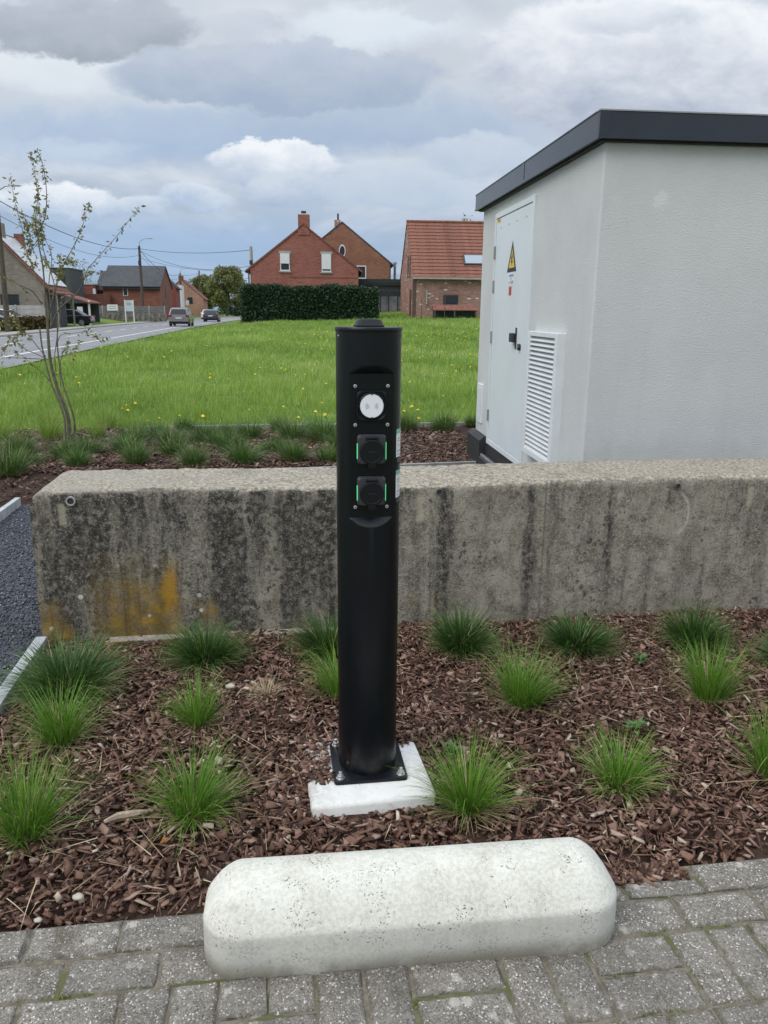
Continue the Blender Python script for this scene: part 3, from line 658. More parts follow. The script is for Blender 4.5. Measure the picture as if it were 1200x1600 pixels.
n = 420; a = RNG.uniform(1.97, 2.18, n); b = BE + RNG.uniform(-0.05, 0.02, n); xy = W0 + a[:, None] * E1 + b[:, None] * E2; sz = RNG.lognormal(-.15, .4, n)
chips('edge_bark_chips', xy[:, 0], xy[:, 1], RNG.uniform(-.014, .004, n), 0.025 * sz, 0.012 * sz, 0.004 * np.sqrt(sz), 0.4, M_CHIP, np.clip(RNG.beta(1.9, 2.3, n), 0, .95))
N = 26000
a = RNG.uniform(-2.9, 3.4, N); b = np.where(RNG.random(N) < 0.86, RNG.uniform(4.0, 6.72, N), RNG.uniform(1.8, 4.0, N))
k = (b > 3.99) | (a < -1.0) | ((b > 2.82) & (a < 1.1)); a, b = a[k], b[k]; xy = W0 + a[:, None] * E1 + b[:, None] * E2; n = len(a)
sz = RNG.lognormal(0, .4, n)
chips('back_bark_chips', xy[:, 0], xy[:, 1], RNG.uniform(-0.01, 0.022, n), 0.036 * sz, 0.018 * sz, 0.007 * np.sqrt(sz), 0.35, M_CHIPB, np.clip(RNG.beta(2, 2.3, n), 0, 1))
N = 26000
a = RNG.uniform(-0.95, -0.01, N); b = BE + 0.01 + RNG.uniform(0, 1, N) ** 1.2 * 4.8
k = ~((a > -0.06) & (b < 0)) & (b < 2.76); a, b = a[k], b[k]; xy = W0 + a[:, None] * E1 + b[:, None] * E2; n = len(a); sz = RNG.uniform(.6, 1.5, n)
chips('path_gravel', xy[:, 0], xy[:, 1], RNG.uniform(-0.024, -0.014, n), 0.0095 * sz, 0.0075 * sz, 0.006 * sz, 0.5, M_GRAV, RNG.beta(2, 2.2, n))
def blades(bx, by, bz, L, az, th0, curl, wd, seg=4):
    """bent tapering blades; all arrays of one length"""
    n = len(bx); s = np.linspace(0, 1, seg + 1)
    th = th0[:, None] + curl[:, None] * s[None] ** 1.3
    ds = (L / seg)[:, None]
    r = np.concatenate([np.zeros((n, 1)), np.cumsum(np.sin(th[:, :-1]) * ds, 1)], 1); z = np.concatenate([np.zeros((n, 1)), np.cumsum(np.cos(th[:, :-1]) * ds, 1)], 1)
    cxy = np.stack([np.cos(az), np.sin(az)], -1)
    tw = az + np.pi / 2 + RNG.normal(0, 0.5, n); side = np.stack([np.cos(tw), np.sin(tw)], -1)
    wv = wd[:, None] * (1 - 0.93 * s[None] ** 1.7)
    ctr = np.stack([bx, by], -1)[:, None, :] + cxy[:, None, :] * r[..., None]
    Z = bz[:, None] + z
    V = np.empty((n, seg + 1, 2, 3))
    for q, sg in ((0, -.5), (1, .5)):
        V[:, :, q, :2] = ctr + side[:, None, :] * (wv * sg)[..., None]; V[:, :, q, 2] = Z
    off = (np.arange(n) * (seg + 1) * 2)[:, None, None]; i = np.arange(seg)[None, :, None]
    F = (off + i * 2 + np.array([0, 1, 3, 2])[None, None, :]).reshape(-1, 4)
    return V.reshape(-1, 3), F, (seg + 1) * 2
# dry stalks lying on the bark
N = 900
a = RNG.uniform(0.1, 4.0, N); b = RNG.uniform(BE + 0.05, -0.05, N); xy = W0 + a[:, None] * E1 + b[:, None] * E2
k = front_ok(xy[:, 0], xy[:, 1])[0]; xy = xy[k]; n = len(xy)
V, F, per = blades(xy[:, 0], xy[:, 1], RNG.uniform(0.008, 0.024, n), RNG.lognormal(-2.65, .6, n).clip(.02, .3), RNG.uniform(0, 6.28, n), np.full(n, 1.45) + RNG.normal(0, .06, n), RNG.normal(0.12, .10, n), RNG.uniform(.0015, .0035, n), 5)
tag(link('dry_stalks', npmesh('dry_stalks', V, F, M_STRAW, np.repeat(RNG.random(n), per))), kind='stuff')
# moss in the joints
ms = []
for q in range(150):
    k_ = random.randrange(18); a = A0 + k_ * MOD + random.choice((-0.055, 0.055, 0.02, 0.13)); rowb = BE - HM * 2 - random.choice((0, 0, 0, MOD, MOD, HM, 2 * MOD))
    if random.random() < 0.45: rowb -= random.uniform(0, MOD)
    else: a += random.uniform(0, MOD)
    ms.append((a, rowb, random.uniform(.5, 1.2)))
pos = []
for a, b, sc in ms:
    for i in range(int(26 * sc)):
        pos.append((a + random.gauss(0, .010 * sc), b + random.gauss(0, .0045 * sc)))
pos = np.array(pos); xy = W0 + pos[:, :1] * E1 + pos[:, 1:] * E2; n = len(xy)
V, F, per = blades(xy[:, 0], xy[:, 1], np.full(n, -0.012), RNG.uniform(.008, .018, n), RNG.uniform(0, 6.28, n), RNG.uniform(0, .9, n), RNG.uniform(0, .5, n), RNG.uniform(.0022, .004, n), 2)
tag(link('moss', npmesh('moss', V, F, M_MOSS, np.repeat(RNG.random(n), per))), kind='stuff')

# ------------------------------------------------------------------ edging strips
def edging(label, a0, b0, a1, b1, wd, z0, z1, mat):
    p, q = PL(a0, b0), PL(a1, b1); d = (q - p); L = np.hypot(*d); ang = math.atan2(d[1], d[0])
    o = MB().box(0, L, -wd / 2, wd / 2, z0, z1).build('edging_strip', mat, None, 0, 0.003, (p[0], p[1], 0), (0, 0, ang))
    tag(o, label, 'edging', 'edging strips round the beds')
edging('pale grey edging between the gravel path and the front bark bed', 0.0, -1.77, 0.0, -0.005, 0.05, -0.05, 0.035, M_EDGE)
edging('pale grey edging on the far side of the gravel path, left of the wall', -0.965, 0.2, -0.935, 2.78, 0.04, -0.05, 0.05, M_EDGE)
edging('grey edging strip along the gravel just behind the concrete wall', 1.1, 3.83, 3.55, 4.05, 0.04, -0.05, 0.03, M_EDGED)
edging('thin grey edging between the back bed and the lawn', -0.6, 6.77, 6.0, 6.77, 0.05, -0.05, 0.035, M_EDGED)

# ------------------------------------------------------------------ concrete wall
LW, TW, HW = 4.9, 0.46, 0.712
def wall_mesh():
    st = 0.02
    na, nb, nz = int(LW / st), int(TW / st), int(HW / st)
    prof = [(0.0, -0.04 + (HW + 0.04) * i / nz) for i in range(nz)]
    prof += [(TW * i / nb, HW) for i in range(nb)] + [(TW, HW - (HW + 0.04) * i / 6) for i in range(7)]
    prof = np.array(prof); n = len(prof); A = np.linspace(0, LW, na + 1)
    V = np.zeros((na + 1, n, 3)); V[..., 0] = A[:, None]; V[..., 1] = prof[None, :, 0]; V[..., 2] = prof[None, :, 1]
    g = RNG.normal(0, 1, (na + 1, n)); gs = (g + np.roll(g, 1, 0) + np.roll(g, -1, 0) + np.roll(g, 1, 1) + np.roll(g, -1, 1)) / 5
    front = prof[:, 0] < 1e-6; top = (prof[:, 1] > HW - 1e-6)
    V[..., 1] += np.where(front, 1, 0)[None] * (gs * 0.0022 + 0.003 * np.sin(A * 3)[:, None])
    V[..., 2] += np.where(top, 1, 0)[None] * (gs * 0.004 + 0.005 * np.sin(A * 2.3 + 1)[:, None])
    # worn arris
    dtop = HW - prof[:, 1]; dfr = prof[:, 0]
    r = 0.020
    wear = 0.007 + 0.003 * np.abs(np.convolve(RNG.normal(0, 1, na + 1), np.hanning(9) / 2.2, 'same'))
    e = (dfr < 1e-6) & (dtop < r); V[:, e, 1] += wear[:, None] * (1 - dtop[e] / r)[None]
    e = top & (dfr < r); V[:, e, 2] -= wear[:, None] * (1 - dfr[e] / r)[None]
    # rounded, broken free end
    c = np.exp(-((A) / 0.035) ** 2)[:, None]
    V[..., 2] -= c * np.clip((prof[None, :, 1] - 0.55) / 0.16, 0, 1) ** 2 * (0.035 + 0.012 * gs)
    V[..., 1] += c * np.where(front, 1, 0)[None] * 0.012
    V[0, :, 0] += 0.006 * gs[0] + 0.02 * np.clip((prof[:, 1] - 0.6) / 0.11, 0, 1)
    # base leans: the free end tapers a touch
    idx = np.arange((na + 1) * n).reshape(na + 1, n)
    F = np.stack([idx[:-1, :-1], idx[1:, :-1], idx[1:, 1:], idx[:-1, 1:]], -1).reshape(-1, 4)
    me = bpy.data.meshes.new('body')
    fs = [tuple(f) for f in F] + [tuple(idx[0, ::1]), tuple(idx[-1, ::-1])]
    me.from_pydata([tuple(v) for v in V.reshape(-1, 3)], [], fs)
    bm = bmesh.new(); bm.from_mesh(me); bmesh.ops.recalc_face_normals(bm, faces=bm.faces); bm.to_mesh(me); bm.free()
    me.polygons.foreach_set('use_smooth', [True] * len(me.polygons)); me.set_sharp_from_angle(angle=R(55))
    me.materials.append(M_WALL); me.update(); return me
wl = empty('concrete_wall', (*W0, 0), TH, 'long low weathered concrete wall with lichen and ochre stains behind the bollard', 'wall')
link('body', wall_mesh(), wl)
for (hx, pipe) in ((0.185, True), (1.855, False), (3.06, False)):
    ring = [(math.cos(t), math.sin(t)) for t in np.linspace(0, 2 * math.pi, 20, endpoint=False)]
    ro, ri = (0.021, 0.015) if pipe else (0.016, 0.012)
    m = MB().rings([[(hx + c * rr, yy, 0.672 + s * rr) for c, s in ring] for rr, yy in ((ro, 0.02), (ro, -0.008), (ri, -0.008), (ri, 0.012))], cap=False)
    o = m.build('sleeve', M_CONC if pipe else P('hole_grey', (0.10, 0.095, 0.085), 0.9), wl, 40)
    MB().cyl((hx, 0.02, 0.672), (hx, -0.0035, 0.672), ri + 0.001, 16).build('hole', M_INK, o)
MB().box(0.0, 1.3, -0.05, 0.02, -0.05, 0.012).build('footing_ledge', M_WALL, wl, 0, 0.006, (0.28, 0.0, 0))

# ------------------------------------------------------------------ parking stop
def rrect(hx, hy, r, n=8):
    r = max(r, 0.004); pts = []
    for cx_, cy_, a0 in ((hx - r, hy - r, 0), (-hx + r, hy - r, 90), (-hx + r, -hy + r, 180), (hx - r, -hy + r, 270)):
        for i in range(n + 1):
            t = R(a0 + 90 * i / n); pts.append((cx_ + r * math.cos(t), cy_ + r * math.sin(t)))
    return pts
m = MB(); rs = []
hx, hy, cr_ = 0.511, 0.125, 0.095
for t, z in [(0.004, -0.02), (0.003, 0.0), (0.0, 0.010), (0.0012, 0.05), (0.0022, 0.104), (0.0038, 0.112), (0.0085, 0.1195), (0.0165, 0.131), (0.026, 0.145), (0.038, 0.158), (0.052, 0.171), (0.068, 0.182), (0.085, 0.190), (0.102, 0.1945), (0.116, 0.196)]:
    rs.append([(x, y, z) for x, y in rrect(hx - t, hy - t, cr_ - t)])
m.rings(rs)
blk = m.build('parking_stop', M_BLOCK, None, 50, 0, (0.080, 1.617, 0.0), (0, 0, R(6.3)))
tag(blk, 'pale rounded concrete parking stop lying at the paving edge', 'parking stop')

# ------------------------------------------------------------------ footing and charging bollard
m = MB(); rs = []
for t, z in ((0, -0.12), (0, 0.018), (0.004, 0.026), (0.010, 0.030)): rs.append([(x + random.gauss(0, .0012), y + random.gauss(0, .0012), z) for x, y in rrect(0.196 - t, 0.20 - t, 0.018)])
m.rings(rs)
ft = m.build('concrete_footing', M_FOOT, None, 40, 0, (-0.056, 2.272, 0.004), (0, 0, R(11)))
tag(ft, 'white painted concrete footing under the black charging bollard', 'footing')
# earth washed over the footing's left side
def mound(name, cx_, cy_, rx_, ry_, h, mat):
    m = MB(); rs = []
    for i, q in enumerate((1.0, 0.8, 0.55, 0.25)):
        rs.append([(cx_ + rx_ * q * math.cos(t) * (1 + .18 * math.sin(3 * t + i) + .1 * math.sin(7 * t)), cy_ + ry_ * q * math.sin(t) * (1 + .15 * math.cos(4 * t)), h * (1 - q * q) + random.uniform(-.002, .002)) for t in np.linspace(0, 6.283, 28, endpoint=False)])
    return tag(m.rings(rs, cap=True).build(name, mat, None, 60, 0, (0, 0, 0.0325)), kind='stuff')
mound('loose_soil', -0.205, 2.22, 0.028, 0.055, 0.007, M_SOIL)

bol = empty('charging_bollard', (-0.049, 2.286, 0.034), R(8), 'black cylindrical charging bollard with card reader and two sockets', 'charging bollard')
RP, ZT, DF = 0.0955, 1.410, 0.0710        # radius, body top, flat distance (z local, base at 0)
ZO = -0.034
z_pb, z_pt, sl = 0.905 + ZO, 1.327 + ZO, 0.025
m = MB(); rs = []
def ring_at(z, d, n=128):
    r = []
    for i in range(n):
        t = 2 * math.pi * i / n; x, y = RP * math.sin(t), -RP * math.cos(t)
        r.append((x, max(y, -d), z))
    return r
lv = [(0.011, RP), (0.30, RP), (0.6, RP), (z_pb - sl - 0.0005, RP)] + [(z_pb - sl * (1 - q), RP - (RP - DF) * q) for q in np.linspace(0.02, 1, 9)]
lv += [(z_pt - 0.0001, DF)] + [(z_pt + sl * q, DF + (RP - DF) * q) for q in np.linspace(0.0, 1.0, 9)] + [(z_pt + sl + .0005, RP), (ZT, RP)]
m.rings([ring_at(z, d) for z, d in lv])
m.build('post', mat_post(), bol, 25)
cap = MB().rings([[(r * math.sin(t), -r * math.cos(t), z) for t in np.linspace(0, 2 * math.pi, 96, endpoint=False)] for r, z in ((RP + .0025, ZT + .0003), (RP + .003, ZT + .002), (RP + .003, ZT + .009), (RP + .001, ZT + .0115), (0.03, ZT + .0125))]).build('cap', M_BLACK, bol, 40)
rs = []
for hx_, hy_, z in ((.0425, .0425, ZT + .0115), (.0425, .0425, ZT + .016), (.0395, .0395, ZT + .0185), (.034, .034, ZT + .031), (.031, .031, ZT + .0335)): rs.append([(x, y, z) for x, y in rrect(hx_, hy_, .014, 6)])
MB().rings(rs).build('antenna_housing', M_BLACKP, cap, 35)
for sx in (-.0897, .0897):
    MB().cyl((sx, -.036, ZT - .012), (sx * 1.02, -.0385, ZT - .012), .0022, 10).build('screw', M_SCREW, bol)
# front panel
yf = -DF
def yplate(mb, poly, y0, y1): return mb.prism(poly, y0, y1, 'xz')
pz0, pz1 = z_pb + .006, z_pt - .012
pan = MB(); yplate(pan, [(x, z + (pz0 + pz1) / 2) for x, z in rrect(.056, (pz1 - pz0) / 2, .006, 5)], yf - .0035, yf + .003)
pan = pan.build('panel', M_BLACK, bol, 0, .001)
yp = yf - .0035
for z in (1.293 + ZO, 1.182 + ZO, .938 + ZO):
    for x in (-.047, .047):
        sc_ = MB().cyl((x, yp + .001, z), (x, yp - .0025, z), .0052, 18).build('screw', M_SCREW, bol, 30, .0008)
        MB().cyl((x, yp - .0026, z), (x, yp - .0029, z), .0021, 6).build('hex_recess', M_INK, sc_)
# card reader
zr = 1.237 + ZO
rd = MB().rings([[(x, y, zr + z) for x, z in rrect(h_, h_, r_, 8)] for h_, r_, y in ((.0440, .018, yp + .001), (.0440, .018, yp - .006), (.0420, .017, yp - .009), (.0395, .024, yp - .0092), (.0375, .026, yp - .006))]).build('card_reader', M_BLACKP, bol, 35)
MB().rings([[(r * math.cos(t), y, zr + r * math.sin(t)) for t in np.linspace(0, 6.28319, 56, endpoint=False)] for r, y in ((.0385, yp - .006), (.0385, yp - .0085), (.0365, yp - .0105), (.0345, yp - .0105), (.0345, yp - .0085))]).build('bezel', M_BLACKP, rd, 35)
MB().rings([[(r * math.cos(t), y, zr + r * math.sin(t)) for t in np.linspace(0, 6.28319, 56, endpoint=False)] for r, y in ((.0338, yp - .0075), (.0338, yp - .0095), (.0332, yp - .0100))]).build('reader_disc', M_DISC, rd, 35)
for sg in (-1, 1):
    for q, r_ in enumerate((.006, .010, .014)):
        ts = np.linspace(-0.72, 0.72, 10); o_ = 0.0035
        pts = [(sg * (o_ + r_ * math.cos(t)) - 0.0, yp - .0101, zr + r_ * math.sin(t)) for t in ts]
        MB().tube(pts, .0008, 6).build('wave_mark', M_WAVE, rd)
for z in (zr + .0334, zr - .0334): MB().box(-.0026, .0026, yp - .0108, yp - .009, z - .0018, z + .0018).build('notch', M_INK, rd)
# two covered sockets
for zs in (1.107 + ZO, .983 + ZO):
    sk = MB().rings([[(x, y, zs + .004 + z) for x, z in rrect(h_, hz_, r_, 7)] for h_, hz_, r_, y in ((.0425, .0435, .010, yp + .001), (.0425, .0435, .010, yp - .008), (.0385, .0400, .011, yp - .016), (.033, .035, .012, yp - .0165))]).build('socket', M_SOCK, bol, 30)
    lid = MB().rings([[(r * math.cos(t), y, zs + r * math.sin(t)) for t in np.linspace(0, 6.28319, 64, endpoint=False)] for r, y in ((.0355, yp - .012), (.0360, yp - .021), (.0345, yp - .0235), (.031, yp - .0245), (.030, yp - .0238))]).build('lid', M_BLACKP, sk, 30)
    MB().prism([(-.013, zs - .030), (.013, zs - .030), (.0105, zs - .049), (-.0105, zs - .049)], yp - .0235, yp - .014, 'xz').build('lid_tab', M_BLACKP, sk, 0, .0015)
    MB().cyl((-.017, yp - .0185, zs + .0395), (.017, yp - .0185, zs + .0395), .0042, 12).build('hinge', M_BLACKP, sk, 30)
    for sx in (-1, 1): MB().box(sx * .0135 - .004, sx * .0135 + .004, yp - .0225, yp - .014, zs + .032, zs + .042).build('hinge_arm', M_BLACKP, sk, 0, .001)
    for sx in (-1, 1):
        x0, x1 = sorted((sx * .0385, sx * .0428))
        MB().prism([(x0, zs - .022), (x1, zs - .026), (x1, zs + .026), (x0, zs + .022)], yp - .0105, yp - .006, 'xz').build('light_strip', M_GREEN, sk, 0, .0006)
    MB().box(-.010, .010, yp - .0242, yp - .0236, zs - .001, zs + .0005).build('lid_mark', M_SOCK, sk)
# stickers wrapped round the right flank
def patch(name, t0, t1, z0, z1, off, mat, parent):
    ts = np.linspace(R(t0), R(t1), 10); r = RP + off
    V = [(r * math.sin(t), -r * math.cos(t), z) for z in (z0, z1) for t in ts]; n = len(ts)
    return MB().add(V, [(i, i + 1, i + n + 1, i + n) for i in range(n - 1)]).build(name, mat, parent, 60)
for zt in (1.165 + ZO, 1.042 + ZO):
    st = patch('sticker', 52, 86, zt - .083, zt, .0006, M_LABW, bol)
    patch('green_band', 52, 86, zt - .013, zt - .0005, .0010, M_LABG, st)
    patch('black_band', 52, 86, zt - .106, zt - .083, .0008, M_BLACKP, st)
    for q, (ta, tb, dz_, h_) in enumerate([(57, 69, .026, .003), (57, 66, .033, .003), (58, 70, .047, .002), (57, 62, .062, .005), (65, 70, .062, .005), (57, 62, .073, .004), (66, 71, .074, .004)]):
        patch('print_mark', ta, tb, zt - dz_ - h_, zt - dz_, .0012, M_WAVE, st)
    for q in range(3): patch('print_mark', 55, 74, zt - .0885 - q * .004, zt - .0875 - q * .004, .0012, M_WAVE, st)
# flange, bolts
m = MB(); m.rings([[(x, y, z) for x, y in rrect(.119, .119, .012, 4)] for z in (0.0005, .012)])
fl = m.build('flange', M_BLACK, bol, 30, .001)
for sx in (-1, 1):
    for sy in (-1, 1):
        x, y = sx * .098, sy * .098
        bo = MB().cyl((x, y, .012), (x, y, .0145), .0135, 20).build('washer', M_STEEL, fl, 30)
        MB().cyl((x, y, .0145), (x, y, .025), .0105, 6).build('nut', M_STEEL, bo, 0, .001)
        MB().cyl((x, y, .025), (x, y, .036), .006, 12).build('stud', M_STEEL, bo, 30, .0015)
for t in (-48, 50, 140, -140):
    d = Vector((math.sin(R(t)), -math.cos(R(t)), 0))
    MB().cyl(d * (RP - .002) + Vector((0, 0, .045)), d * (RP + .0025) + Vector((0, 0, .045)), .0058, 14).build('grub_screw', M_SOCK, bol, 30, .0006)

# ------------------------------------------------------------------ transformer cabin
cab = empty('transformer_cabin', (1.274, 4.9, 0), R(5.5), 'light grey roughcast transformer cabin with anthracite flat roof behind the wall', 'cabin')
CW, CL, ZR = 2.9, 3.24, 2.47
boxo('wall', cab, M_STUCCO, 0, CW, 0, CL, 0.10, ZR, 0.012)
boxo('base_course', cab, M_PLIN, 0.02, CW - .02, 0.02, CL - .02, -0.1, 0.12)
# far plinth block and the ledge under the door
MB().prism([(-0.075, -0.08), (0.03, -0.08), (0.03, 0.300), (-0.035, 0.300), (-0.075, 0.262)], 2.70, CL + 0.05, 'xz').build('plinth', M_PLIN, cab, 0, .004)
MB().prism([(-0.075, -0.08), (0.03, -0.08), (0.03, 0.14), (-0.06, 0.12), (-0.075, 0.10)], 0.0, 2.698, 'xz').build('door_ledge', M_PLIN, cab, 0, .004)
boxo('ledge_trim', cab, M_GREY, -0.062, -0.045, 1.3, 2.69, 0.118, 0.135)
boxo('threshold', cab, M_PLIN, -0.012, 0.02, 1.34, 2.69, 0.138, 0.245)
# roof: fascia band, drip lip, cap
ov = 0.062
boxo('roof_slab', cab, M_PLIN, -0.03, CW + .03, -0.03, CL + .08, ZR - 0.004, ZR + 0.02)
rf = empty('roof', (0, 0, 0)); rf.parent = cab
boxo('fascia', rf, M_FASC, -ov, CW + ov, -ov, -ov + .02, ZR + .006, ZR + .150, .002)
boxo('fascia', rf, M_FASC, -ov, -ov + .02, -ov + .0205, CL + .12, ZR + .006, ZR + .150, .002)
boxo('fascia', rf, M_FASC, -ov + .0205, CW + ov, CL + .10, CL + .12, ZR + .006, ZR + .150, .002)
boxo('roof_deck', rf, M_CAP, -ov + .021, CW + ov - .01, -ov + .021, CL + .099, ZR + .021, ZR + .155)
boxo('drip_lip', rf, M_FASC, -ov - .006, CW + ov, -ov - .006, -ov - .0005, ZR + .004, ZR + .022)
boxo('drip_lip', rf, M_FASC, -ov - .006, -ov - .0005, -ov, CL + .12, ZR + .004, ZR + .022)
boxo('cap_strip', rf, M_CAP, -ov - .004, CW + ov, -ov - .004, -ov + .05, ZR + .1505, ZR + .158)
boxo('cap_strip', rf, M_FASC, -ov - .004, -ov + .05, -ov + .0505, CL + .124, ZR + .1505, ZR + .158)
boxo('joint_strip', rf, M_FASC, -ov - .0025, -ov - .0005, 1.55, 1.60, ZR + .023, ZR + .149)
boxo('joint_strip', rf, M_FASC, -ov - .0025, -ov + .06, -ov - .0027, -ov - .0005, ZR + .023, ZR + .149)
# door on the left face (local x = 0, y runs away)
def fbox(name, par, mat, ya, yb, za, zb, out, inn=0.01, bev=0.0): return boxo(name, par, mat, -out, inn, ya, yb, za, zb, bev)
dr = empty('door'); dr.parent = cab
fbox('frame', dr, M_DOOR, 1.362, 1.412, 0.250, 2.369, .020, bev=.003); fbox('frame', dr, M_DOOR, 2.60, 2.645, 0.250, 2.369, .020, bev=.003)
fbox('frame', dr, M_DOOR, 1.4125, 2.5995, 2.322, 2.3685, .0195, bev=.003); fbox('frame', dr, M_DOOR, 1.4125, 2.5995, 0.2505, 0.300, .0195, bev=.003)
fbox('frame_gap', dr, M_INK, 1.411, 2.602, 0.298, 2.324, .004)
lf = fbox('leaf', dr, M_DOOR, 1.418, 2.594, 0.305, 2.317, .014, bev=.002)
for z in (2.03, 1.73, 1.27, 0.53): fbox('hinge', dr, M_GREY, 2.592, 2.618, z - .055, z + .055, .030, -.012, bev=.004)
fbox('handle_plate', dr, M_INK, 1.700, 1.735, 1.20, 1.375, .022, -.013, bev=.004)
h = fbox('handle', dr, M_INK, 1.718, 1.815, 1.255, 1.33, .055, -.0225, bev=.008)
o = MB().cyl((-.0145, 1.585, 1.222), (-.035, 1.585, 1.222), .027, 20).build('lock', M_INK, dr, 30, .003)
MB().cyl((-.0352, 1.585, 1.222), (-.037, 1.585, 1.222), .012, 14).build('lock_core', M_GREY, dr, 30)
for y in (2.415, 2.143, 1.87, 1.58): MB().cyl((-.014, y, 2.232), (-.0165, y, 2.232), .008, 10).build('rivet', M_GREY, dr)
sg = MB().prism([(2.135, 1.832), (1.825, 1.832), (1.98, 2.085)], -.0155, -.0145, 'yz').build('warning_sign', M_INK, dr)
MB().prism([(2.075, 1.866), (1.885, 1.866), (1.98, 2.024)], -.0163, -.0157, 'yz').build('yellow_field', M_YEL, sg)
MB().prism([(1.985, 2.000), (1.953, 1.945), (1.975, 1.943), (1.945, 1.905), (1.968, 1.905), (1.962, 1.872), (2.012, 1.925), (1.990, 1.925), (2.012, 1.955), (1.992, 1.957)], -.0170, -.0165, 'yz').build('lightning_bolt', M_INK, sg)
lb = fbox('text_label', dr, M_LABW, 1.875, 2.085, 1.722, 1.826, .0155, -.0145)
for (ya, yb, za, zb, mt) in ((1.90, 2.05, 1.792, 1.812, M_BLUE), (1.95, 2.03, 1.772, 1.780, M_WAVE), (1.90, 2.00, 1.735, 1.760, M_WAVE), (2.03, 2.06, 1.735, 1.755, M_WAVE)):
    fbox('print_mark', lb, mt, ya, yb, za, zb, .0163, -.0157)
fbox('red_label', dr, M_RED, 1.955, 2.04, 1.640, 1.712, .0155, -.0145)
ys_ = fbox('yellow_sticker', dr, M_YEL, 2.45, 2.575, 2.283, 2.315, .0155, -.0145)
fbox('print_mark', ys_, M_INK, 2.46, 2.565, 2.302, 2.306, .0163, -.0157); fbox('print_mark', ys_, M_INK, 2.46, 2.54, 2.292, 2.296, .0163, -.0157)
# louvred vent
vt = empty('vent'); vt.parent = cab
vy0, vy1, vz0, vz1, vd = 0.47, 1.20, 0.425, 1.362, .062
fbox('frame', vt, M_VENT, vy0, vy0 + .055, vz0, vz1, vd, bev=.003); fbox('frame', vt, M_VENT, vy1 - .055, vy1, vz0, vz1, vd, bev=.003)
fbox('frame', vt, M_VENT, vy0 + .0555, vy1 - .0555, vz1 - .035, vz1 - .0005, vd - .0005, bev=.003); fbox('frame', vt, M_VENT, vy0 + .0555, vy1 - .0555, vz0 + .0005, vz0 + .045, vd - .0005, bev=.003)
fbox('backing', vt, M_INK, vy0 + .05, vy1 - .05, vz0 + .04, vz1 - .03, .006)
ns = 25; ph = (vz1 - .035 - vz0 - .045) / ns
sm = MB().prism([(-vd + .004, -.013), (-vd + .004, -.007), (-.022, .019), (-.022, .013)], vy0 + .056, vy1 - .056, 'xz').mesh('slat', M_VENT)
for i in range(ns): link('slat', sm, vt, (0, 0, vz0 + .045 + ph * (i + .38)))
ht = fbox('hatch', cab, M_VENT, 2.93, 3.16, 0.40, 0.79, .016, bev=.003)
fbox('hatch_panel', ht, M_DOOR, 2.965, 3.125, 0.435, 0.755, .020, -.0165, bev=.002)

# ------------------------------------------------------------------ grass tufts
def tuft_mesh(kind, n, L, rb, wd, spread, mat):
    az = RNG.uniform(0, 2 * np.pi, n); rr = rb * np.sqrt(RNG.random(n))
    bx, by = rr * np.cos(az), rr * np.sin(az)
    az2 = az + RNG.normal(0, .55, n)
    q = rr / rb * .5 + RNG.random(n) * .5
    th0 = q * spread * .5 + RNG.normal(0, .09, n); curl = q * spread * .75 + RNG.exponential(.28, n)
    Ls = L * RNG.uniform(.5, 1.08, n) * (1 - .15 * q)
    V, F, per = blades(bx, by, np.full(n, -.012), Ls, az2, th0, curl, wd * RNG.uniform(.6, 1.25, n), 5)
    t = np.clip(RNG.beta(2.2, 2.2, n), 0, .96); t[RNG.random(n) < .05] = 1.0
    # a skirt of dry blades lying round the foot
    k = n // 6; az = RNG.uniform(0, 6.28, k)
    V2, F2, p2 = blades(rb * .9 * np.cos(az), rb * .9 * np.sin(az), np.full(k, .004), L * RNG.uniform(.3, .75, k), az + RNG.normal(0, .3, k), RNG.uniform(1.0, 1.35, k), RNG.uniform(.1, .4, k), wd * RNG.uniform(.6, 1.1, k), 5)
    V2[:, 2] = np.maximum(V2[:, 2], .012)
    t = np.concatenate([np.repeat(t, per), np.ones(k * p2)])
    return npmesh('grass_tuft', np.concatenate([V, V2]), np.concatenate([F, F2 + len(V)]), mat, t)
DK_ = [tuft_mesh('d', int(1250 * q), .255 * q, .085 * q, .0038, 1.95, M_DARKG) for q in (1.0, .92, 1.06, .97)]
LT_ = [tuft_mesh('l', int(440 * q), .325 * q, .052, .0036, sp, M_LITEG) for q, sp in ((1.0, 1.3), (.85, 1.1), (1.1, 1.45), (.95, 1.6), (1.05, 1.2), (.78, 1.7), (1.15, 1.15))]
DB_ = [tuft_mesh('b', int(620 * q), .31 * q, .10, .0050, 1.6, M_BACKG) for q in (1, .9, 1.1, 1.0)]
LB_ = [tuft_mesh('c', 300, .42, .09, .0050, 0.75, M_LAWN) for i in range(3)]
def tuft(me, x, y, s, label, group, i, z=0.0):
    o = link('grass_tuft', me, None, (x, y, z), (random.gauss(0, .10), random.gauss(0, .10), i * 1.7)); o.scale = (s * random.uniform(.88, 1.1), s * random.uniform(.88, 1.1), s * random.uniform(.86, 1.1))
    tag(o, label, 'grass tuft', group)
GF, GB = 'grass tufts in the front bark bed', 'grass tufts in the bed behind the wall'
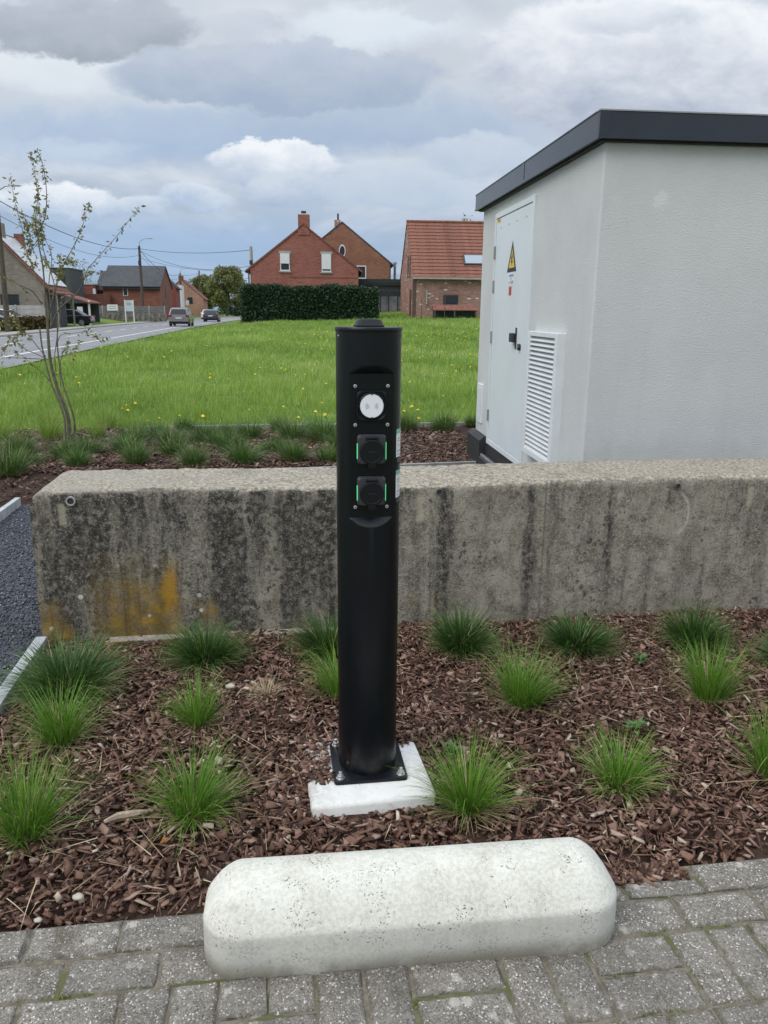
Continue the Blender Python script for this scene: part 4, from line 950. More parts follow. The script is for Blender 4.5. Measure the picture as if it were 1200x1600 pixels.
front = [
 (DK_[0], -1.27, 2.83, 1.22, 'large dark green grass tuft at the wall corner beside the gravel path edging'),
 (DK_[1], -0.78, 3.12, 1.05, 'dark green grass tuft against the wall, between the ochre stain and the bollard'),
 (DK_[2], -0.24, 3.20, 0.98, 'dark green grass tuft against the wall, half hidden behind the bollard'),
 (DK_[3], 0.36, 3.27, 1.0, 'dark green grass tuft at the wall, first one right of the bollard'),
 (DK_[0], 0.90, 3.28, 1.0, 'dark green grass tuft at the wall, second one right of the bollard'),
 (DK_[1], 1.46, 3.34, 1.05, 'dark green grass tuft at the wall, third one right of the bollard'),
 (DK_[2], 1.83, 3.12, 0.85, 'dark green grass tuft cut off by the right edge of the picture'),
 (LT_[0], -1.15, 2.46, 0.88, 'light green grass tuft just in front of the large dark corner tuft'),
 (LT_[1], -0.69, 2.58, 0.86, 'light green grass tuft halfway between wall and parking stop, left of the bollard'),
 (LT_[2], -0.17, 2.80, 0.85, 'light green grass tuft mostly hidden behind the bollard post'),
 (LT_[3], -0.58, 2.05, 0.95, 'biggest light green grass tuft, in the left foreground before the bollard'),
 (LT_[4], -1.04, 1.94, 0.95, 'light green grass tuft cut off by the left edge of the picture'),
 (LT_[2], 0.27, 2.09, 0.88, 'light green grass tuft beside the white footing, nearest the parking stop'),
 (LT_[5], 0.78, 2.22, 0.95, 'sparse light green grass tuft right of the footing, behind the parking stop end'),
 (LT_[6], 0.55, 2.75, 0.92, 'light green grass tuft in the middle of the bed, right of the bollard'),
 (LT_[4], 1.31, 2.80, 1.0, 'tall light green grass tuft in front of the third dark wall tuft'),
 (LT_[1], 1.31, 2.29, 1.0, 'light green grass tuft cut off by the right edge, lower down')]
for i, (me, x, y, s, lab) in enumerate(front): tuft(me, x, y, s, lab, GF, i)
DEAD = tuft_mesh('x', 160, .10, .04, .0025, 1.6, M_STRAW)
o = link('dead_tuft', DEAD, None, (-0.47, 2.80, .004)); tag(o, 'small dead brown grass clump left of the bollard', 'grass tuft')
back = [(-3.48, 6.95, 1.3), (-3.55, 7.45, .95), (-3.30, 7.85, .95), (-3.02, 7.45, .85), (-3.2, 8.15, 1.0), (-2.83, 8.28, 1.05), (-2.49, 7.6, .95), (-2.11, 8.94, 1.2), (-2.45, 8.7, 1.0), (-2.23, 8.05, 1.15), (-1.89, 7.52, .9), (-2.55, 9.7, .9), (-1.63, 9.25, 1.1), (-1.95, 9.5, .9), (-1.70, 8.33, 1.0), (-1.45, 7.68, 1.05), (-1.10, 9.23, 1.1), (-1.2, 8.33, 1.0), (-0.94, 7.77, .98), (-0.72, 9.05, 1.25), (-0.45, 8.5, 1.1), (-0.55, 7.78, 1.0), (0.28, 9.95, 1.0), (0.77, 9.98, 1.25), (1.19, 10.4, .8), (-0.85, 9.7, 1.0), (-3.9, 8.1, 1.0), (-2.75, 9.1, 1.0), (-1.35, 9.75, .95), (-0.3, 9.3, 1.05), (-2.9, 8.75, .9), (-1.9, 8.65, .9)]
special = {0: 'large dark green grass tuft at the far left by the path edging, behind the wall', 23: 'wide dark green grass tuft at the lawn edging near the cabin', 24: 'small dark grass tuft at the lawn edging touching the cabin corner', 22: 'dark green grass tuft at the lawn edging right behind the bollard', 5: 'dark green grass tuft right of the young tree foot'}
ORD = ['first', 'second', 'third', 'fourth', 'fifth', 'sixth', 'seventh', 'eighth', 'ninth', 'tenth', 'eleventh', 'twelfth', 'thirteenth', 'fourteenth', 'fifteenth']
lab_of = dict(special)
for rname, lo, hi in (('row nearest the wall', 7.3, 7.8), ('middle row of the back bed', 7.8, 8.6), ('row nearest the lawn', 8.6, 11)):
    for q, i in enumerate(sorted((i for i, (x, y, s) in enumerate(back) if lo <= y < hi and i not in special), key=lambda i: back[i][0])):
        lab_of[i] = 'small dark green grass tuft, %s from left in the %s' % (ORD[q], rname)
for i, (x, y, s) in enumerate(back): tuft(DB_[i % 4], x, y, s, lab_of[i], GB, i)
clumps = sorted([(-4.45, 8.75, 1.0), (-3.97, 9.0, .95), (-3.45, 9.2, .85), (-3.05, 9.5, .85), (-2.72, 9.35, .7), (-4.9, 9.2, 1.0), (-4.2, 9.6, 1.0), (-3.6, 9.9, 1.0), (-4.75, 8.1, .8)])
for i, (x, y, s) in enumerate(clumps):
    tuft(LB_[i % 3], x, y, s, 'tall yellow green grass clump at the lawn edge, %s from the left' % ORD[i], 'tall clumps at the lawn edge', i)
# weeds with broad leaves
def weed(x, y, s, label):
    V, F = [], []
    m = MB()
    for k in range(15):
        t = k * 2.4 + random.uniform(-.3, .3); r0 = .01
        L = .045 * s * random.uniform(.6, 1.3); wdt = .0085 * s; el = random.uniform(.15, 1.1)
        d = Vector((math.cos(t) * math.cos(el), math.sin(t) * math.cos(el), math.sin(el))); sd_ = Vector((-math.sin(t), math.cos(t), 0))
        p0 = d * r0; mid = d * (L * .5) + Vector((0, 0, .01)); tip = d * L + Vector((0, 0, -.004))
        m.add([p0, mid + sd_ * wdt, tip, mid - sd_ * wdt, mid], [(0, 1, 4), (1, 2, 4), (4, 2, 3), (0, 4, 3)])
    o = m.build('weed', P('weed_leaf', (0.065, 0.125, 0.030), 0.5, 0, .2, 30.0), None, 0, 0, (x, y, .012)); tag(o, label, 'weed')
weed(1.13, 3.10, 1.1, 'small broad-leaved weed between the dark wall tufts'); weed(0.93, 2.53, 1.25, 'small broad-leaved weed behind the sparse light green tuft'); weed(0.24, 2.36, 1.2, 'broad-leaved weed growing behind the tuft by the footing')

# small loose things on the bark
o = MB().tube([(-.055, -.02, .0), (-.02, 0, .006), (.03, .012, .008), (.06, .03, .003)], [.006, .012, .011, .004], 7).build('wood_piece', M_LSTICK, None, 40, 0, (-0.77, 2.0, .022)); tag(o, 'weathered pale stick lying in the bark at the left foreground', 'stick')
for x, y, lab in ((-0.62, 1.90, 'orange dead leaf lying in front of the biggest light tuft'), (-0.40, 1.69, 'orange dead leaf at the paving edge left of the parking stop')):
    o = MB().add([(-.018, 0, .002), (-.004, -.011, .008), (.018, .0, .003), (-.002, .012, .009), (0, 0, .0)], [(0, 1, 4), (1, 2, 4), (2, 3, 4), (3, 0, 4)]).build('dead_leaf', M_LEAFO, None, 0, 0, (x, y, .018), (0, 0, x * 9)); tag(o, lab, 'leaf')
def pebble(x, y, s, label):
    bm = bmesh.new(); bmesh.ops.create_icosphere(bm, subdivisions=2, radius=1.0)
    for v in bm.verts: v.co = Vector((v.co.x * s * 1.2, v.co.y * s * .9, v.co.z * s * .6)) * (1 + .1 * math.sin(v.co.x * 5 + v.co.y * 3))
    me = bpy.data.meshes.new('pebble'); bm.to_mesh(me); bm.free(); me.materials.append(M_PEB)
    for p in me.polygons: p.use_smooth = True
    tag(link('pebble', me, None, (x, y, .012)), label, 'pebble')
pebble(-0.79, 1.69, .013, 'pale rounded pebble on the bark near the left paving edge'); pebble(-0.62, 2.86, .018, 'white stone chip among the left light tufts'); pebble(-0.86, 1.61, .009, 'small whitish pebble right at the left paving edge')

# ------------------------------------------------------------------ lawn
def lawn_pts(n, y0, y1, pw):
    Y = y0 * (y1 / y0) ** (RNG.random(n) ** pw)
    X = RNG.uniform(-0.60, 0.32, n) * Y - 0.3
    rx = road_x(Y); k = X > rx + 0.12
    X, Y = X[k], Y[k]; a, b = toPL(X, Y)
    edge = np.where(a < -1.3, 6.0 + 0.25 * np.sin(a * 3), 6.82)
    k = (b > edge) & ~((X > .85) & (Y < 8.6)) & (Y < 70)
    return X[k], Y[k]
X, Y = lawn_pts(300000, 8.5, 66.0, 1.0); n = len(X)
pat = np.sin(X * 1.9 + np.sin(Y * 1.1)) * np.sin(Y * 1.3 + X * .4) + .6 * np.sin(X * .6 + 2) * np.sin(Y * .45)
far = np.clip((Y - 9) / 40, 0, 1); fin = np.sin(X * 6.1 + 2 * np.sin(Y * 2.7)) * np.sin(Y * 4.3 + X * 1.7)
L = (0.12 + 0.05 * pat + 0.05 * fin) * RNG.uniform(.5, 1.5, n) * (1 + .1 * far)
V, F, per = blades(X, Y, H(X, Y) - .01, L.clip(.03, .3), RNG.uniform(0, 6.28, n), RNG.uniform(0, .5, n), RNG.uniform(.1, 1.0, n), (.0055 + .030 * far) * RNG.uniform(.6, 1.2, n), 2)
pt2 = np.sin(X * .31 + 1.1 * np.sin(Y * .23)) * np.sin(Y * .27 + .8 * np.sin(X * .5)) + .5 * np.sin(X * .9 + Y * .7)
t = np.clip(RNG.beta(2.0, 2.0, n) * .8 + .07 + .13 * pat + .12 * fin + .14 * pt2, 0, .985); t[RNG.random(n) < .02 + .05 * (pt2 > .8)] = 1.0
tag(link('lawn_grass', npmesh('lawn_grass', V, F, M_LAWN, np.repeat(t, per))), kind='stuff')
# dandelions
dm = MB()
for k in range(3):
    r = (.020, .014, .007)[k]; z = (.0, .006, .010)[k]
    dm.rings([[(rr * math.cos(t) * (1 + .12 * math.cos(9 * t)), rr * math.sin(t) * (1 + .12 * math.cos(9 * t)), zz) for t in np.linspace(0, 6.283, 18, endpoint=False)] for rr, zz in ((r, z), (r * .55, z + .006))])
dm = dm.mesh('dandelion', M_DAND)
stm = MB().tube([(0, 0, -.13), (.006, .002, -.06), (0, 0, 0)], .002, 5).mesh('stem', M_STEMG)
clus = [(-3.0, 9.9, 6, .22), (-4.2, 11.6, 4, .3), (-2.2, 10.2, 5, .5), (-1.1, 11.2, 5, .9), (0.6, 11.4, 8, .7), (0.3, 13.5, 9, 1.0), (-1.4, 14, 6, 1.2), (1.0, 17, 10, 1.2), (0.9, 24, 14, 1.8), (1.9, 33, 22, 2.4), (0.5, 38, 10, 3), (-7.6, 16.5, 7, .8), (-5.0, 16, 8, 2.0), (-2, 20, 10, 3), (-6, 26, 10, 4), (0.4, 28, 8, 2), (-1.5, 42, 12, 5), (2.8, 46, 14, 3), (3.5, 40, 10, 2)]
nd_ = 0
for cx_, cy_, k, sp in clus:
    for i in range(k):
        x, y = cx_ + random.gauss(0, sp), cy_ + random.gauss(0, sp * 1.3)
        if toPL(x, y)[1] < 6.9 or x < float(road_x(y)) + .5 or y > 60: continue
        hgt = random.uniform(.08, .14); s = random.uniform(.95, 1.45) * (1 + .5 * min(1, max(0, (y - 12) / 30)))
        o = link('dandelion', dm, None, (x, y, float(H(x, y)) + hgt), (random.gauss(-.25, .3), random.gauss(0, .3), random.random() * 6)); o.scale = (s, s, s)
        link('stem', stm, o)
        tag(o, 'yellow dandelion flower among the lawn grass', 'dandelion', 'dandelions in the lawn'); nd_ += 1

# ------------------------------------------------------------------ young tree
TY = 8.85
tree = empty('young_tree', (-3.67, TY, 0), 0, 'slender multi-stemmed young tree with small new leaves at the lawn edge', 'tree')
def tpath(pts, d0, d1):
    n = len(pts); return [Vector((x, d0 + (d1 - d0) * i / (n - 1), z)) for i, (x, z) in enumerate(pts)]   # x, z in metres from the foot, branches traced from image pixels
def smoothp(pts, k=4):
    out = []
    for i in range(len(pts) - 1):
        p0, p1, p2, p3 = pts[max(i - 1, 0)], pts[i], pts[i + 1], pts[min(i + 2, len(pts) - 1)]
        for j in range(k):
            t = j / k; out.append(0.5 * ((2 * p1) + (p2 - p0) * t + (2 * p0 - 5 * p1 + 4 * p2 - p3) * t * t + (3 * p1 - p0 - 3 * p2 + p3) * t ** 3))
    return out + [pts[-1]]
LV, LF, LTN = [], [], []
def leaf(p, d, L, tn):
    d = d.normalized(); s = d.cross(Vector((random.gauss(0, 1), random.gauss(0, 1), random.gauss(0, .6)))).normalized() * L * .20
    b = len(LV); LV.extend([p, p + d * L * .45 + s, p + d * L, p + d * L * .45 - s]); LF.append((b, b + 1, b + 2, b + 3)); LTN.extend([tn] * 4)
def branch(pts, d0, d1, r0, r1, leaves=0.0, start=0.3, trunk=False):
    pp = smoothp(tpath(pts, d0, d1)); n = len(pp)
    rad = [.66 * (r0 + (r1 - r0) * (i / (n - 1)) ** .8) for i in range(n)]
    MB().tube(pp, rad, 7).build('trunk' if trunk else 'branch', M_BARK, tree, 60)
    if leaves:
        for i in range(int(start * n), n):
            for q in range(int(leaves * random.uniform(.2, 2.0) * 3.9 + .3)):
                p = pp[i] + Vector((random.gauss(0, .012), random.gauss(0, .02), random.gauss(0, .02)))
                ax = random.uniform(0, 6.28)
                leaf(p, Vector((math.cos(ax) * .7, math.sin(ax) * .7, random.uniform(-1.1, .35))), random.uniform(.028, .062), np.clip(random.gauss(.5, .25), 0, 1))
    return pp
branch([(-0.00, -0.01), (0.02, 0.25), (-0.02, 0.45), (-0.07, 0.61), (-0.12, 0.90), (-0.12, 1.16), (-0.11, 1.37)], 0, 0, .040, .022, trunk=True)
branch([(0.04, -0.01), (0.06, 0.23), (0.01, 0.46), (-0.04, 0.63), (-0.07, 0.84), (-0.08, 1.09), (-0.06, 1.37), (-0.06, 1.65), (-0.08, 1.82), (-0.16, 2.12), (-0.17, 2.28), (-0.18, 2.51), (-0.18, 2.72)], .05, .25, .020, .004, .7, .6)
branch([(-0.03, -0.01), (-0.00, 0.26), (-0.04, 0.47), (-0.10, 0.66), (-0.14, 0.91), (-0.16, 1.09), (-0.16, 1.30)], -.05, -.1, .02, .012)
branch([(-0.11, 1.34), (-0.11, 1.47), (-0.09, 1.92), (-0.11, 2.21), (-0.07, 2.32), (0.01, 2.47), (0.05, 2.72), (0.04, 2.96), (-0.00, 3.11)], 0, -.1, .018, .003, 1.5, .45)
branch([(-0.11, 2.21), (-0.12, 2.37), (-0.07, 2.54), (-0.03, 2.66), (-0.02, 2.83), (-0.01, 3.02)], 0, -.2, .008, .003, 1.7, .1)
branch([(-0.12, 1.27), (-0.11, 1.51), (-0.11, 1.78), (-0.06, 2.05), (-0.12, 2.24), (-0.17, 2.41)], .1, .2, .012, .003, .8, .5)
branch([(-0.08, 1.44), (-0.00, 1.61), (0.08, 1.76), (0.19, 1.95), (0.34, 2.15), (0.46, 2.32), (0.52, 2.44), (0.59, 2.56)], 0, -.35, .012, .002, 1.0, .35)
branch([(0.19, 1.95), (0.27, 2.00), (0.38, 1.98)], -.15, -.3, .005, .002, 1.8, .1); branch([(0.12, 1.84), (0.16, 1.89), (0.22, 2.02)], -.1, -.3, .005, .002, 2.0, .1)
branch([(-0.08, 1.29), (0.06, 1.49), (0.29, 1.65), (0.41, 1.80), (0.48, 1.90), (0.66, 2.06), (0.84, 2.21), (1.00, 2.36), (1.14, 2.49)], 0, -.5, .013, .002, .8, .45)
branch([(0.41, 1.80), (0.51, 1.86), (0.63, 1.87), (0.74, 1.87)], -.2, -.5, .005, .002, .6, .2)
branch([(-0.13, 1.51), (-0.14, 1.63), (-0.21, 1.76), (-0.26, 1.93), (-0.33, 2.10), (-0.37, 2.36), (-0.42, 2.53), (-0.46, 2.71), (-0.49, 2.89)], 0, .3, .012, .003, 1.4, .42)
branch([(-0.33, 2.10), (-0.28, 2.24), (-0.29, 2.38), (-0.30, 2.48)], .2, .1, .006, .002, 2.0, .05); branch([(-0.33, 2.08), (-0.25, 2.22), (-0.23, 2.30)], .2, .4, .006, .002, 2.0, .05); branch([(-0.36, 2.31), (-0.30, 2.41), (-0.23, 2.51)], .2, .3, .005, .002, .6, .3)
branch([(-0.15, 1.54), (-0.22, 1.68), (-0.30, 1.73), (-0.46, 1.83), (-0.56, 1.95), (-0.64, 2.01)], 0, -.3, .012, .003, 1.2, .35)
branch([(-0.46, 1.83), (-0.51, 1.88), (-0.58, 1.89), (-0.66, 1.91)], -.2, -.4, .006, .002, 1.8, .1)
branch([(-0.17, 0.97), (-0.21, 1.09), (-0.30, 1.27), (-0.40, 1.33), (-0.49, 1.35)], 0, -.4, .009, .002, 1.0, .4); branch([(-0.30, 1.27), (-0.32, 1.33), (-0.32, 1.43)], -.2, -.4, .004, .002, 1.8, .1); branch([(-0.30, 1.27), (-0.36, 1.17), (-0.39, 1.05)], -.2, -.5, .004, .002, 1.6, .1)
branch([(-0.17, 0.95), (-0.31, 1.00), (-0.44, 1.04), (-0.53, 1.10), (-0.61, 1.14), (-0.71, 1.20)], 0, .3, .010, .003, .8, .4); branch([(-0.17, 0.94), (-0.36, 0.96), (-0.54, 0.98), (-0.72, 1.02)], 0, -.5, .008, .002, .3, .5)
branch([(-0.14, 0.68), (-0.20, 0.79), (-0.28, 0.88), (-0.36, 0.98), (-0.44, 1.03)], 0, -.2, .008, .002, .3, .5)
branch([(-0.07, 0.77), (-0.04, 1.00), (0.04, 1.16), (0.11, 1.22), (0.28, 1.24), (0.42, 1.26), (0.50, 1.30), (0.55, 1.34)], 0, -.4, .008, .002, .35, .5); branch([(0.42, 1.26), (0.52, 1.22), (0.63, 1.20), (0.72, 1.20)], -.3, -.5, .004, .002, 1.0, .1)
branch([(-0.03, 0.63), (0.01, 0.83), (0.09, 1.01), (0.17, 1.07), (0.26, 1.06), (0.35, 1.10), (0.43, 1.16)], 0, -.5, .007, .002, .7, .45); branch([(0.09, 1.01), (0.18, 1.11), (0.24, 1.16)], -.2, -.3, .004, .002, .7, .3); branch([(0.17, 1.07), (0.29, 1.04), (0.39, 1.01)], -.3, -.6, .004, .002, .4, .3)
branch([(-0.07, 1.06), (-0.03, 1.37), (-0.02, 1.58), (0.04, 1.78)], .05, .3, .008, .003, .2, .5); branch([(-0.11, 1.46), (-0.07, 1.68), (-0.00, 1.92), (-0.03, 2.09), (0.08, 2.05)], .1, .3, .007, .002, .5, .5)
branch([(-0.26, 1.93), (-0.22, 2.06), (-0.27, 2.18)], .15, .1, .005, .002, 1.0, .2); branch([(-0.09, 1.92), (-0.10, 2.02), (-0.18, 2.06)], 0, .2, .005, .002, .9, .2); branch([(-0.11, 2.21), (-0.18, 2.35), (-0.22, 2.45), (-0.20, 2.58)], 0, .25, .005, .002, 1.0, .2)
npm = npmesh('leaves', [tuple(v) for v in LV], LF, M_LEAF, LTN); o = link('leaves', npm, tree)

# ------------------------------------------------------------------ houses on the right
def ground_z(x, y): return float(H(x, y))
def window(par, x, z, wd, h, y, nrm=-1, frame=M_WHITE, glass=M_GLASS, shutter=0.0, sill=True, lintel=False, fr=0.07):
    """window in a wall facing local -y at plane y"""
    o = empty('window'); o.parent = par; s = nrm
    def bx(nm, mt, x0, x1, z0, z1, d0, d1):
        a, b = sorted((y + s * d0, y + s * d1)); boxo(nm, o, mt, x0, x1, a, b, z0, z1)
    bx('pane', glass, x - wd / 2, x + wd / 2, z, z + h, -.04, .006)
    for x0, x1, z0, z1 in ((x - wd / 2, x - wd / 2 + fr, z, z + h), (x + wd / 2 - fr, x + wd / 2, z, z + h), (x - wd / 2 + fr, x + wd / 2 - fr, z, z + fr), (x - wd / 2 + fr, x + wd / 2 - fr, z + h - fr, z + h)): bx('frame', frame, x0, x1, z0, z1, 0.007, .035)
    if shutter: bx('shutter', M_SHUT, x - wd / 2 + .02, x + wd / 2 - .02, z + h * (1 - shutter), z + h - .01, .036, .07)
    if sill: bx('sill', M_STONE, x - wd / 2 - .1, x + wd / 2 + .1, z - .13, z - .003, -.02, .10)
    if lintel: bx('lintel', M_STONE, x - wd / 2 - .1, x + wd / 2 + .1, z + h + .003, z + h + .2, -.02, .03)
    return o
def gable(par, Wd, D, he, hr, wallm, roofm, over=.18, th=.16, z0=-1.0, rows=0, side=0):
    """gable faces local -y at y=0, ridge along +y; heights local"""
    hw = Wd / 2
    MB().prism([(-hw, z0), (hw, z0), (hw, he), (0, hr), (-hw, he)], 0, D, 'xz').build('wall', wallm, par)
    sl_ = (hr - he) / hw; eo = .30; outs = []
    for s in (-1, 1):
        q = math.hypot(1, sl_); nx, nz = s * sl_ / q, 1 / q
        p = [(0, hr + .012), (s * (hw + eo), he - eo * sl_ + .012)]
        poly = [p[0], p[1], (p[1][0] + nx * th, p[1][1] + nz * th), (0.0, hr + .012 + th * q)]
        outs.append(MB().prism(poly, -over, D + over, 'xz').build('roof', roofm, par))
    return outs
def place(px_x, Y, z): return (px_x, Y, z)
# main brick house
h1 = empty('brick_house', (-6.9, 68, 1.0), R(3), 'red brick gabled house with chimney and two shuttered windows above the hedge', 'house')
gable(h1, 9.1, 11.0, 3.85, 7.3, M_BR1, M_TILE2, .06, .14)
ch = MB().box(-.46, .48, -.06, .9, 6.6, 8.2).build('chimney', M_BR1, h1); boxo('chimney_cap', ch, M_WHITE, -.30, .30, .1, .7, 8.201, 8.28); boxo('flue', ch, M_DKFR, -.2, .2, .2, .6, 8.281, 8.5)
window(h1, -1.62, 3.72, .80, 1.38, 0, shutter=.58, lintel=True); window(h1, 1.86, 3.68, .80, 1.42, 0, shutter=.86, lintel=True)
boxo('string_course', h1, M_BR4, -1.3, 4.5, -.03, 0.0, 3.18, 3.25); boxo('gutter_pipe', h1, M_DKFR, -4.72, -4.62, -.1, 0.0, -1, 3.7)
boxo('eave_gutter', h1, M_DKFR, -5.0, -4.78, .02, 11, 3.55, 3.72)
# second house behind
h2 = empty('brick_house', (-4.35, 80, 1.1), R(3), 'orange brick gabled house with small oval window behind the red brick house', 'house')
gable(h2, 9.6, 10.0, 4.95, 8.7, M_BR2, M_SLATE, .04, .12)
ch = MB().box(-.75, -.15, .1, .7, 7.8, 9.0).build('chimney', M_BR3, h2); MB().cyl((-.4, .4, 9.0), (-.4, .4, 9.6), .09, 8).build('flue', M_DKFR, ch)
ov_ = MB().rings([[(.28 * k * math.cos(t), y, 6.1 + .52 * k * math.sin(t)) for t in np.linspace(0, 6.283, 28, endpoint=False)] for k, y in ((1.18, 0.0), (1.18, -.06), (.9, -.06), (.9, -.02))]).build('oval_window', M_WHITE, h2); MB().rings([[(.27 * math.cos(t), y, 6.1 + .5 * math.sin(t)) for t in np.linspace(0, 6.283, 28, endpoint=False)] for y in (.0, -.03)]).build('pane', M_GLASS, ov_)
window(h2, 1.9, 3.5, .95, 1.25, 0, sill=False, fr=.10); boxo('downpipe', h2, M_DKFR, 4.72, 4.82, -.08, 0.0, 0, 5)
MB().cyl((5.3, 1, 2.5), (5.3, 1, 5.0), .14, 10).build('steel_flue', P('flue_steel', (.35, .36, .37), .35, .7), h2); MB().cyl((5.3, 1, 5.0), (5.3, 1, 5.15), .2, 10).build('flue_cap', M_GREY, h2)
boxo('white_gable', h2, M_WHITE, 5.0, 7.2, 6.0, 8.0, 0, 3.6)
# dark garden room
gr_ = empty('garden_room', (-2.75, 70, 1.15), R(3), 'dark glazed flat-roofed garden room between hedge and barn', 'building')
boxo('roof', gr_, M_DKFR, -.1, 4.6, -.15, 5.0, 2.52, 3.05); boxo('fascia', gr_, P('dark_green_metal', (.02, .032, .034), .5), -.12, 4.62, -.18, -.151, 2.70, 3.02)
boxo('back_wall', gr_, M_BR4, 0, 4.5, 4.5, 4.8, -.5, 2.5); boxo('floor', gr_, M_CONC, 0, 4.5, 0, 4.5, -.3, 0)
boxo('valance', gr_, M_DKFR, 0, 4.5, -.02, .04, 1.62, 2.515)
for i in range(14):
    x = 1.55 + i * .2
    MB().box(-.11, .11, -.006, .006, -.006, .006, Matrix.Translation((x, -.028, 2.12)) @ Matrix.Rotation(R(38 if i % 2 else -38), 4, 'Y')).build('lattice_bar', M_GREY, gr_)
for x in (0, 1.5, 2.25, 2.95, 3.75, 4.44): boxo('post', gr_, M_DKFR, x, x + .07, -.03, .05, -.4, 1.615)
for i, (x0, x1) in enumerate(((.075, 1.495), (1.575, 2.245), (2.325, 2.945), (3.025, 3.745), (3.825, 4.435))): boxo('pane', gr_, P('garden_glass', (.17, .165, .165), .08, .3, .5, .9), x0, x1, 0, .02, -.2, 1.61)  # mottled grey pane colour stands in for reflections and the room behind
# barn
bn = empty('barn', (2.06, 61.0, 1.15), R(5) - R(90), 'old brick barn with orange tiled roof and skylight left of the cabin', 'barn')
# local: gable at y=0 faces left, ridge along +y, front wall at x = +WB (towards the camera)
WB = 4.45; heB, hrB, DB = 3.1, 7.2, 13.5
bb = empty('shell'); 
MB().prism([(-2 * WB, -1.2), (0, -1.2), (0, heB), (-WB, hrB), (-2 * WB, heB)], 0, DB, 'xz').build('wall', M_BR3, bn); bpy.data.objects.remove(bb)
slB = (hrB - heB) / WB; lenB = math.hypot(WB, hrB - heB); nrow = 15; angB = math.atan(slB)
rb_ = empty('roof'); rb_.parent = bn
rowm = MB().prism([(-.02, 0.03), (lenB / nrow + .035, 0.03), (lenB / nrow + .035, .115), (-.02, .065)], 0, DB + .12, 'xz').mesh('tile_row', M_TILE)
for i in range(nrow + 1):
    d = i * lenB / nrow
    link('tile_row', rowm, rb_, (-WB + d * math.cos(angB), -.06, hrB - d * math.sin(angB)), (0, angB, 0))
MB().prism([(-WB, hrB + .02), (-2 * WB - .3, heB - .3 * slB + .02), (-2 * WB - .3, heB - .3 * slB + .15), (-WB, hrB + .16)], -.06, DB + .06, 'xz').build('far_slope', M_TILE, rb_)
MB().tube([(-WB, -.07, hrB + .10), (-WB, DB + .07, hrB + .10)], .13, 8).build('ridge', M_TILE, rb_, 50)
boxo('gutter', bn, M_CONC, .28, .42, -.06, DB, heB - .38, heB - .24)
sk_ = empty('skylight'); sk_.parent = bn
def on_slope(d, y0, y1, dd, name, mat, t0, t1):
    mt = Matrix.Translation((-WB, 0, hrB)) @ Matrix.Rotation(angB, 4, 'Y'); return MB().box(d, d + dd, y0, y1, t0, t1, mt).build(name, mat, sk_)
on_slope(3.95, 4.0, 5.75, 1.15, 'frame', M_DKFR, .06, .19); on_slope(4.06, 4.12, 5.63, .93, 'pane', M_SKYL, .191, .205)
# barn openings: front wall (x = 0 plane, faces +x), gable (y = 0 plane)
boxo('window', bn, M_DKFR, -.05, .03, 2.35, 3.5, .88, 1.58); o = boxo('window_pane', bn, M_GLASS, .031, .04, 2.47, 3.38, .96, 1.50)
boxo('quoin', bn, P('dark_brick', (.10, .065, .055), .85, 0, .3, 8.0), -.2, .02, -.02, .25, -.5, 3.2)
for x in (-3.6, -2.3): boxo('slit_window', bn, M_DKFR, x, x + .45, -.03, .05, 2.9, 4.6)
boxo('gable_door', bn, P('brown_door', (.09, .035, .025), .7), -1.9, -.9, -.04, .05, -.3, 2.0)
boxo('downpipe', bn, M_CONC, .05, .13, 1.0, 1.1, .9, 1.85)
sb_ = empty('tile_shelter', (5.3, 59.3, 0.95), R(5), 'low lean-to with a red tiled roof in front of the barn', 'shelter')
MB().prism([(0, .62), (0, .68), (.85, 1.06), (.85, .99)], -1.75, 1.6, 'yz').build('roof', M_TILE2, sb_)
boxo('back', sb_, P('shelter_dark', (.03, .045, .045), .8), -1.7, 1.5, .55, .7, -.3, .75)
for x in (-1.7, -.2, 1.4): boxo('post', sb_, M_WOOD, x, x + .1, .02, .12, -.3, .62)
for i, x in enumerate((2.6, 4.3, 7.0, 8.8)):
    o = MB().cyl((0, 0, -.3), (0, 0, 1.5 + .15 * (i % 2)), .03, 6).build('fence_post', M_WOOD, None, 0, 0, (x, 58.0, ground_z(x, 58.0))); tag(o, 'thin dark fence post before the barn, %s from the left' % ORD[i], 'post', 'fence posts at the barn')
